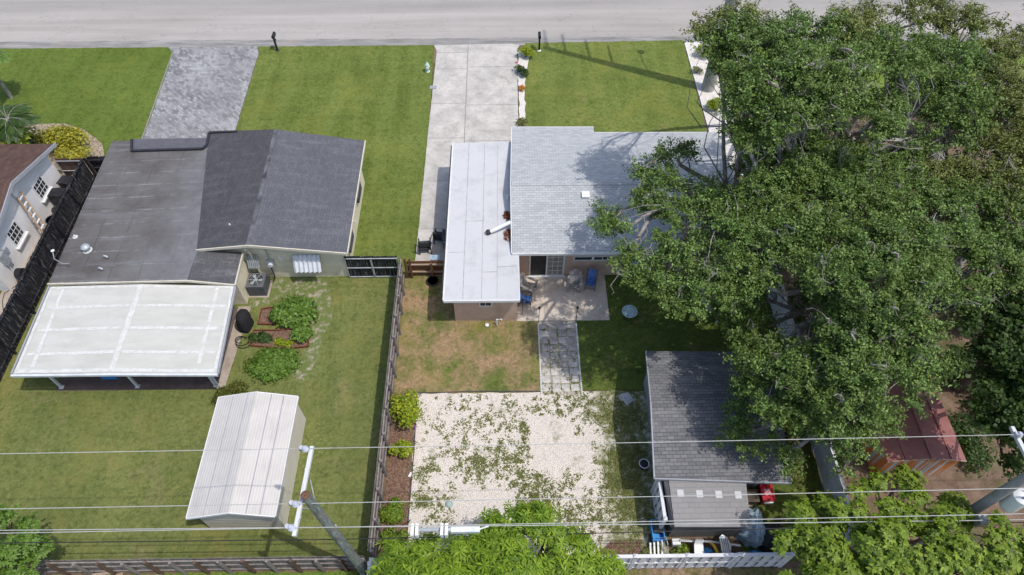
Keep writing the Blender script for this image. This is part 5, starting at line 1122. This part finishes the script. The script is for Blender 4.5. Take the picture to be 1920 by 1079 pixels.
# vegetable garden
bush('garden_plant', 'large leafy green bush spilling over the upper garden bed', 'garden plant', (-10.7, 19.7), (1.25, 1.0), 1.0, 'veg_leaf', .17, 3000, 31, lumps=14, aspect=1.4)
bush('garden_plant', 'leafy green branch hanging into the lower garden bed', 'garden plant', (-10.2, 18.6), (.6, .6), .7, 'veg_leaf', .16, 800, 32, aspect=1.4)
bush('ground_cover', 'dense mound of dark green vine below the garden beds', 'garden plant', (-11.35, 16.75), (1.4, 1.05), .5, 'veg_leaf', .13, 5200, 33, lumps=18, aspect=1.3)
bush('garden_plant', 'dark herb clump in the left of the lower garden bed', 'garden plant', (-12.3, 18.3), (.65, .45), .5, 'oak3', .12, 800, 34)
bush('garden_plant', 'small light green herb in the middle of the lower garden bed', 'garden plant', (-11.3, 18.2), (.3, .35), .35, 'lime_leaf', .12, 300, 35)
bush('garden_plant', 'small light green herb at the right of the lower garden bed', 'garden plant', (-10.75, 18.05), (.3, .25), .3, 'lime_leaf', .12, 260, 36)
bush('shrub', 'olive brown shrub between the patio corner and the white metal shed', 'shrub', (-13.0, 15.25), (.95, .7), .6, 'olive_leaf', .1, 2200, 37, lumps=9)
bush('potted_plant', 'green potted plant behind the low brown board fence', 'plant', (-4.55, 22.75), .3, .5, 'veg_leaf', .12, 260, 38)
bush('shrub', 'bright green weeds in front of the junk by the white fence', 'plant', (7.05, 7.85), (.4, .4), .35, 'ficus', .12, 320, 39)
bush('shrub', 'green weeds between the vinyl panel and the bottom white fence', 'plant', (5.9, 7.9), (.5, .4), .3, 'weed_leaf', .12, 380, 40)
def bed(label, pts):
    T = thing('garden_bed', label, 'garden bed', (pts[0][0], pts[0][1], 0), group='vegetable beds with red brown edging')
    e_ = MB()
    for a, b_ in zip(pts, pts[1:] + pts[:1]): e_.beam((a[0], a[1], .1), (b_[0], b_[1], .1), .05, .14)
    e_.build('edging', 'border', T); MB().prism(pts[::-1] if sum(pts[i][0] * pts[(i + 1) % len(pts)][1] - pts[(i + 1) % len(pts)][0] * pts[i][1] for i in range(len(pts))) < 0 else pts, .0, .09).build('soil', 'mulch', T)
bed('upper garden bed half covered by the large leafy bush', [P2(485, 610), P2(492, 582), P2(520, 578), P2(560, 585), P2(560, 612)])
bed('lower garden bed with small herbs and red brown edging', [P2(469, 650), P2(478, 622), P2(520, 622), P2(580, 618), P2(579, 652), P2(530, 656)])
# weeds over the gravel: nobody could count them
def weeds():
    rs = np.random.RandomState(4); pts = []
    patches = [(1000, 800, 26, 50), (860, 868, 40, 40), (905, 872, 35, 50), (960, 850, 45, 70), (1010, 880, 30, 55), (1170, 790, 30, 60), (1180, 850, 35, 110), (1165, 900, 40, 130), (1180, 955, 50, 130), (1000, 920, 60, 90), (990, 970, 60, 80), (925, 780, 60, 30), (1060, 760, 70, 60), (1130, 770, 50, 60), (800, 880, 22, 30), (790, 940, 18, 40), (830, 960, 40, 20), (1075, 960, 40, 40), (880, 800, 60, 26), (1010, 835, 30, 50), (1190, 760, 30, 50), (1100, 985, 60, 60), (1000, 945, 30, 40)]
    for px, py, r, n in patches:
        for i in range(n):
            q = rs.randn(2) * r * .55; v = W(px + q[0] * 1.2, py + q[1] * .8)
            if v.x < 6.2: pts.append((v.x, v.y))
    for i in range(260): pts.append((-4.2 + 10 * rs.rand(), 7.6 + 7.6 * rs.rand()))
    for i in range(45): pts.append((1.65 + 1.85 * rs.rand(), 15.1 + 4.1 * rs.rand() ** 1.4))
    pts = [p for p in pts if not (p[1] < 10.6 and -2.2 < p[0] < .3) and p[1] > 7.4 and not (3.0 > p[0] > .9 and 11.3 < p[1] < 14)]
    V = []
    for x, y in pts:
        k = rs.randint(8, 20); s = .05 + .10 * rs.rand(); C = np.column_stack([x + rs.randn(k) * s * .8, y + rs.randn(k) * s * .8, np.full(k, .03) + rs.rand(k) * .04])
        V.append(leaves(C, np.tile([0, 0, 1.0], (k, 1)), .08 + s * .3, 2.6, rs, .45))
    tag(tris_mesh('weeds', np.concatenate(V), 4, 'weed_leaf'), 'low green weeds scattered over the white gravel', 'weeds', kind='stuff')
weeds()

# ---- trees
def curve_pts(a, b_, rs, n=6, wig=.12, lift=.15):
    a, b_ = np.array(a, float), np.array(b_, float); L = np.linalg.norm(b_ - a); out = []
    w1 = rs.randn(3) * wig * L; w2 = rs.randn(3) * wig * L * .5
    for i in range(n + 1):
        t = i / n; p_ = a * (1 - t) + b_ * t + w1 * math.sin(math.pi * t) + w2 * math.sin(2 * math.pi * t); p_[2] += lift * L * math.sin(math.pi * t) * (1 - t); out.append(tuple(p_))
    return out
def tree(name, label, base, fork_h, lobes, leafm, seed, r_trunk=.28, leaf=.105, clumps=15, per=190, clump_r=.42, bark='bark', twigs=True, kind='leaf', flat=.6, lean=None, aspect=1.7, group=None, spray=0, dens=1.0):
    rs = np.random.RandomState(seed); T = thing(name, label, 'tree', (base[0], base[1], 0), group=group)
    bx, by = base; cen = np.mean([l[:3] for l in lobes], axis=0)
    fork = np.array([bx + (cen[0] - bx) * .2, by + (cen[1] - by) * .2, fork_h])
    MB().tube(curve_pts((bx, by, -.1), fork, rs, 6, .05, 0), [r_trunk * (1.35 - .5 * i / 6 if i else 1.6) for i in range(7)], 12).build('trunk', bark, T, smooth=True)
    AC, AN = [], []; tw = MB()
    for (lx, ly, lz, lr) in lobes:
        lc = np.array([lx, ly, lz]); d_ = np.linalg.norm(lc - fork); r0 = min(r_trunk * .62, .05 + .02 * d_)
        pts = curve_pts(fork - np.array([0, 0, .25 * rs.rand()]), lc - np.array([0, 0, lr * .35]), rs, 8, .09, .1)
        lm = MB().tube(pts, [r0 * (1 - .72 * i / 8) for i in range(9)], 8)
        nc = max(4, int(clumps * (lr / 1.3) ** 2))
        for k in range(nc):
            u = unit(rs.randn(1, 3))[0]; u[2] = abs(u[2]) * 1.1 - .25; rad = lr * (.35 + .72 * rs.rand() ** .6)
            cc = lc + u * rad * np.array([1, 1, flat]); cr = clump_r * (.7 + .6 * rs.rand())
            sp = pts[rs.randint(5, 9)]
            lm.tube(curve_pts(sp, cc, rs, 4, .12, .1), [.035, .026, .018, .012, .006], 5, caps=False)
            m_ = int(per * (cr / clump_r) ** 2 * dens)
            if spray:
                ns = max(3, m_ // spray); sd_ = unit(rs.randn(ns, 3)); sd_[:, 2] = sd_[:, 2] * .7 + .15; sr = cr * (.35 + .95 * rs.rand(ns, 1) ** .7)
                sc_ = cc + sd_ * sr; idx = np.repeat(np.arange(ns), spray); q_ = rs.randn(len(idx), 3) * np.array([.085, .085, .05]); al = (rs.rand(len(idx), 1) - .75) * .34
                out_ = unit(sd_[idx] + .5 * u); AC.append(sc_[idx] + q_ + out_ * al); AN.append(out_ * .5 + np.array([0, 0, .8]) + .35 * rs.randn(ns, 3)[idx])
            else:
                d = rs.randn(m_, 3); d = unit(d) * (rs.rand(m_, 1) ** .45); d[:, 2] = d[:, 2] * .6 + .05
                AC.append(cc + d * cr * (1 + .25 * rs.randn(m_, 1))); AN.append(d * .7 + np.array([0, 0, .75]) + .25 * u)
            if twigs and rs.rand() < .17:
                tk = 1.0 + 1.3 * (rs.rand() < .35)
                e = cc + np.array([rs.randn() * .35, rs.randn() * .35, cr * .75 + .15]); q = curve_pts(cc - np.array([0, 0, .1]), e, rs, 5, .2, .2)
                lm.tube(q, [x_ * tk for x_ in (.026, .022, .018, .014, .009, .004)], 5, caps=False)
                for _ in range(3):
                    s0 = q[rs.randint(2, 5)]; lm.tube(curve_pts(s0, np.array(s0) + rs.randn(3) * np.array([.35, .35, .08]), rs, 3, .2, .1), [.011, .009, .006, .003], 4, caps=False)
        lm.build('limb', bark, T, smooth=False)
    C = np.concatenate(AC); Nn = np.concatenate(AN)
    V = leaves(C, Nn, leaf, aspect, rs, .6) if kind == 'leaf' else rosettes(C, Nn, 8 if kind == 'ros' else 6, leaf, aspect, rs, .7)
    off = (base[0], base[1], 0)
    tris_mesh('crown', V, 4, leafm, T, off)
    return T
# oak lobes as (survey px, py, height, radius)
OL = [(1345, 85, 8, 1.0), (1392, 78, 8.2, 1.1), (1350, 40, 8, .8), (1385, 135, 7.6, 1.1), (1690, 115, 8, 1.0), (1775, 245, 8, 1.1), (1690, 300, 7.4, .9), (1640, 335, 8, 1.1), (1925, 290, 8, 1.3), (1855, 335, 7.6, 1.1), (1780, 335, 7.6, .9), (1650, 90, 7.8, .8), (1600, 90, 8.4, 1.1), (1480, 110, 8.4, 1.1), (1860, 165, 8.6, 1.2), (1930, 380, 8, 1.2), (1325, 60, 8, .9), (1395, 40, 8.2, 1.0), (1362, 115, 7.6, .95), (1440, 75, 8.6, 1.2), (1510, 55, 8.6, 1.1), (1580, 55, 8.4, 1.1), (1640, 35, 8, .8), (1440, 150, 8.4, 1.2), (1400, 195, 7.6, 1.0), (1520, 130, 9, 1.2), (1590, 140, 8.4, 1.1), (1480, 220, 8, 1.15), (1405, 255, 7, .95), (1560, 205, 8.2, 1.1), (1410, 315, 6.8, 1.0),
      (1730, 25, 8.6, 1.1), (1800, 45, 8.6, 1.1), (1735, 95, 8.2, 1.0), (1800, 120, 9, 1.25), (1870, 115, 8.6, 1.1), (1895, 55, 7.5, .6), (1740, 170, 8, 1.05), (1820, 200, 8.6, 1.2), (1895, 195, 8.4, 1.1), (1860, 260, 7.6, .9), (1900, 330, 7.4, 1.1), (1680, 160, 6.5, .9), (1660, 205, 6.6, .9), (1965, 130, 8.2, 1.3), (1970, 240, 8, 1.4), (1960, 20, 8, 1.0),
      (1470, 300, 7.8, 1.15), (1540, 300, 8.2, 1.15), (1610, 300, 8, 1.1), (1640, 250, 7.4, .8), (1750, 325, 7.2, 1.0), (1690, 345, 7.6, 1.0), (1830, 385, 7.6, 1.15), (1900, 420, 7.8, 1.15), (1600, 365, 8.4, 1.2), (1520, 370, 8.4, 1.2), (1440, 370, 8, 1.1), (1670, 400, 8.2, 1.15), (1750, 400, 8, 1.15),
      (1250, 305, 7.4, .62), (1275, 350, 7.6, .75), (1215, 360, 7.2, .62), (1300, 400, 7.8, .95), (1225, 400, 7.4, .75), (1370, 370, 7.8, .95), (1165, 430, 6.8, .7), (1240, 455, 7, .8), (1315, 460, 7.2, .85), (1385, 430, 7.8, 1.05), (1460, 440, 8.2, 1.15), (1178, 505, 6.4, .55), (1240, 530, 6.6, .85), (1180, 475, 6.6, .6), (1285, 520, 6.6, .65), (1135, 412, 6.4, .42), (1240, 562, 6.2, .6), (1285, 570, 6.4, .65), (1335, 535, 6.8, .8), (1345, 480, 7.2, .85), (1265, 480, 7, .7), (1400, 480, 7.4, .9), (1280, 285, 7.2, .45), (1200, 330, 7, .4),
      (1540, 440, 8.6, 1.25), (1620, 455, 8.8, 1.25), (1700, 470, 8.8, 1.25), (1790, 470, 8.2, 1.2), (1870, 500, 8.2, 1.2), (1940, 490, 8, 1.3), (1415, 500, 7.6, .85), (1505, 478, 8, .8), (1560, 520, 8.6, 1.2), (1640, 540, 9, 1.3), (1720, 550, 8.8, 1.25), (1800, 545, 7.8, 1.1), (1380, 560, 6.6, .8), (1345, 600, 6.2, .75), (1400, 620, 6.6, .95), (1408, 585, 6.8, .6),
      (1572, 590, 8.0, .85), (1620, 620, 8.8, 1.3), (1700, 630, 8.6, 1.25), (1580, 665, 8, .95), (1450, 680, 7.2, 1.1), (1520, 710, 7.6, 1.15), (1400, 690, 6.6, .85), (1630, 700, 8.4, 1.25), (1710, 700, 8, 1.15), (1450, 740, 6.6, .9), (1590, 760, 7.4, 1.1), (1630, 745, 7, .75), (1725, 690, 7.2, .6), (1520, 780, 6.6, .85), (1590, 825, 6.2, .65)]
OD = [(1860, 600, 7.4, 1.2), (1920, 580, 7.4, 1.2), (1850, 670, 6.4, .9), (1900, 660, 7, 1.2), (1885, 730, 6.2, 1.0), (1915, 740, 6.6, 1.2), (1890, 810, 5.6, 1.0), (1960, 690, 7, 1.4), (1940, 820, 5.6, 1.0), (1960, 580, 7, 1.3), (1885, 850, 4.2, .7)]
trunks = [((18.6, 35.6), 'spreading oak over the road corner beside the tall concrete pole', 'oak', 51, .26),
          ((21.0, 39.4), 'oak behind the road corner tree with a bare forked top', 'oak', 52, .25),
          ((26.6, 31.2), 'olive green oak at the top right over bare brown soil', 'oak', 53, .32),
          ((18.3, 27.4), 'oak in the neighbouring yard right of the pale grey roof', 'oak2', 54, .3),
          ((13.0, 23.8), 'oak reaching its branches over the pale grey roof and the patio', 'oak2', 55, .3),
          ((24.0, 22.0), 'tall oak at the right edge of the photo above the dark broadleaf tree', 'oak', 56, .3),
          ((17.0, 17.2), 'big oak between the shingle shed and the rusty shed', 'oak2', 57, .34)]
assign = {i: [] for i in range(len(trunks))}
for px, py, z, r_ in OL:
    v = W(px, py, z); k = min(range(len(trunks)), key=lambda i: (v.x - trunks[i][0][0]) ** 2 + (v.y - trunks[i][0][1]) ** 2)
    if px < 1400 and py > 290: k = 4
    if px < 1700 and py < 265: z, r_ = z + 4.2, r_ * .86
    elif px < 1400 and 290 < py < 425: z, r_ = z + .8, r_ * 1.08
    elif px < 1400 and 425 <= py < 590: z, r_ = z + 1.3, r_ * .98
    elif py < 560: z, r_ = z + .8, r_ * .97
    else: z = z - .3 - max(0, 1550 - px) * .004
    v = W(px, py, z); big = 1.0 if (px < 1300 and py > 290) or px < 1370 else (1.22 if py < 420 else 1.08)
    assign[k].append((v.x, v.y, z, r_ * big))
    if px > 1400 and r_ > .8 and not (1640 < px < 1740 and 220 < py < 300) and not (px > 1600 and py > 740) and not (px < 1590 and 480 < py < 680) and rnd.random() < .68: assign[k].append((v.x + rnd.uniform(-.7, .7), v.y + rnd.uniform(-.7, .7), z - 2.6, r_ * .9))
for k, (bs, lb, mt_, sd, rt) in enumerate(trunks):
    if assign[k]: tree('oak_tree', lb, bs, 2.6, assign[k], mt_, sd, rt, leaf=.108, clumps=16 if k == 4 else 17, per=300, clump_r=.46, spray=26, group='oaks on the right side')
tree('broadleaf_tree', 'dark green broadleaf tree at the right edge behind the rusty shed', (21.5, 15.3), 2.4, [(*W(px, py, z)[:2], z, r_) for px, py, z, r_ in OD], 'oak3', 61, .26, leaf=.17, clumps=20, per=130, clump_r=.5, spray=14, aspect=1.5, bark='trunk_dark', twigs=False)
tree('mango_tree', 'bright green mango tree at the bottom centre behind the white fence', (-1.0, 5.6), 1.6, [(*W(px, py, z)[:2], z, r_) for px, py, z, r_ in
     ((745, 1062, 3.6, .85), (820, 1030, 3.9, .85), (890, 1045, 4.2, .9), (960, 1005, 4.2, .85), (1020, 1010, 4.2, .85), (1070, 1045, 4, .9), (1110, 1075, 3.6, .8), (850, 1100, 4.4, 1.1), (960, 1075, 4.7, 1.1), (1040, 1110, 4.4, 1.1), (740, 1120, 3.8, .9), (930, 1150, 4.6, 1.1), (780, 1090, 4.0, .8), (1000, 975, 3.6, .45))],
     'mango', 62, .2, leaf=.29, clumps=20, per=24, clump_r=.45, aspect=4.2, bark='trunk_dark', twigs=False, kind='ros')
BRL = [(1500, 1020, 4.2, .8), (1540, 985, 4.4, .8), (1600, 960, 4.6, .85), (1660, 935, 4.6, .8), (1720, 955, 4.8, .85), (1560, 1050, 4.6, .9), (1640, 1020, 5.2, 1.0), (1720, 1030, 5.4, 1.0), (1800, 1010, 5.2, .95), (1870, 1020, 5.2, 1.0), (1780, 1075, 5.2, 1.1), (1680, 1090, 5, 1.0), (1590, 1100, 4.6, 1.0), (1880, 1090, 5, 1.1), (1800, 955, 4.4, .5), (1690, 900, 3.6, .4), (1545, 945, 3.6, .45), (1950, 1050, 5, 1.1), (1500, 1085, 4, .8)]
tree('ficus_tree', 'yellow green bushy tree at the bottom right under the wires', (13.2, 6.0), 1.6, [(*W(px, py, z)[:2], z, r_) for px, py, z, r_ in BRL], 'ficus', 63, .2, leaf=.17, clumps=16, per=34, clump_r=.40, aspect=2.0, bark='trunk_dark', twigs=False, kind='ros6')
tree('broadleaf_tree', 'glossy green tree at the lower left corner beside the wooden fence', (-18.6, 7.0), 1.4, [(*W(px, py, z)[:2], z, r_) for px, py, z, r_ in
     ((15, 975, 3.0, .7), (45, 1010, 3.0, .7), (10, 1040, 3.4, .9), (60, 1050, 2.6, .6), (-30, 990, 3.4, .9), (-40, 1070, 3.4, 1.0), (30, 1085, 3.0, .8))],
     'veg_leaf', 64, .14, leaf=.16, clumps=14, per=34, clump_r=.38, aspect=2.0, bark='trunk_dark', twigs=False, kind='ros6')
# palm at the left edge
def palm(label, x, y, h, nf, L, seed, mat='veg_leaf'):
    rs = np.random.RandomState(seed); T = thing('palm_tree', label, 'palm', (x, y, 0))
    MB().tube([(x, y, 0), (x + .05, y - .03, h * .5), (x + .1, y, h)], [.14, .1, .08], 10).build('trunk', 'bark', T, smooth=True)
    V = []; rb = MB()
    for i in range(nf):
        a = 2 * math.pi * i / nf + rs.rand() * .4; el = .25 + .7 * rs.rand(); prev = None
        for k in range(29):
            t = k / 28; p_ = np.array([x + .1 + math.cos(a) * L * t * math.cos(el * (1 - t * .6)), y + math.sin(a) * L * t * math.cos(el * (1 - t * .6)), h + L * (math.sin(el) * t - .75 * t * t)])
            if prev is not None:
                rb.tube([tuple(prev), tuple(p_)], [.018 * (1 - t) + .006, .018 * (1 - t) + .004], 4, caps=False)
                if k > 2:
                    d = unit((p_ - prev)[None])[0]; s = np.cross(d, [0, 0, 1.0]); s /= np.linalg.norm(s)
                    for sg in (-1, 1):
                        ll = L * .38 * math.sin(math.pi * min(1, t * .9 + .12)) + .05; tip = p_ + s * sg * ll * .8 + d * ll * .5 + np.array([0, 0, -ll * .3]); V.append([p_ - d * .03, (p_ + tip) / 2 + d * .05, tip, (p_ + tip) / 2 - d * .06])
            prev = p_
    tris_mesh('frond', np.array(V), 4, mat, T, (x, y, 0)); rb.build('frond_rib', 'bark', T)
palm('dark green palm at the left edge above the brown roof', *P2(12, 225, 3.0), 3.0, 22, 1.6, 71, 'oak3')
palm('yellowish young palm low at the left edge beside the brown roof', *P2(4, 258, 2.2), 2.2, 18, 1.5, 72, 'lime_leaf')
palm('small palm poking in at the left edge near the road', *P2(-30, 112, 3.0), 3.0, 16, 1.5, 73, 'veg_leaf')
bush('undergrowth', 'dark understory shrubs below the palms', 'shrub', (-29.8, 32.6), (1.6, 1.2), 1.2, 'oak3', .15, 1600, 74, lumps=8)
bush('undergrowth', 'green shrubs on the ground beyond the tall white privacy fence', 'shrub', (15.2, 19.0), (1.3, 2.0), 1.4, 'oak3', .13, 2200, 75, lumps=9)
bush('undergrowth', 'bright green shrub on the neighbouring lawn under the oaks near the road', 'shrub', (20.5, 36.5), (1.8, 1.2), 1.0, 'ficus', .14, 1700, 76, lumps=8)
bush('undergrowth', 'dark shrubs along the ground at the right behind the rusty shed', 'shrub', (20.6, 12.4), (1.2, 1.5), .9, 'oak3', .15, 1700, 77, lumps=8)
bush('undergrowth', 'low green shrub between the shingle shed and the white privacy fence', 'shrub', (12.6, 12.2), (.7, 1.8), .5, 'weed_leaf', .12, 1500, 78, lumps=8)

for px, py, rr_, hh, sd, lb in ((1795, 700, (1.3, 1.6), 1.3, 81, 'dark bushes added to deepen the shade in the gap between the big oak and the dark broadleaf tree'), (1815, 610, (1.3, 1.4), 1.6, 82, 'dark bushes added to deepen the shade under the canopy gap higher up at the right'), (1850, 780, (1.0, 1.2), 1.0, 83, 'dark bushes to the right of the maroon roof top corner'), (1760, 270, (1.4, .7), .8, 84, 'low green bushes at the edge of the bare soil at the top right')):  # bushes by broadleaf tree and canopy gap are added, standing in for dark shade
    bush('undergrowth', lb, 'shrub', P2(px, py), rr_, hh, 'oak3', .16, 2400, sd, lumps=10)
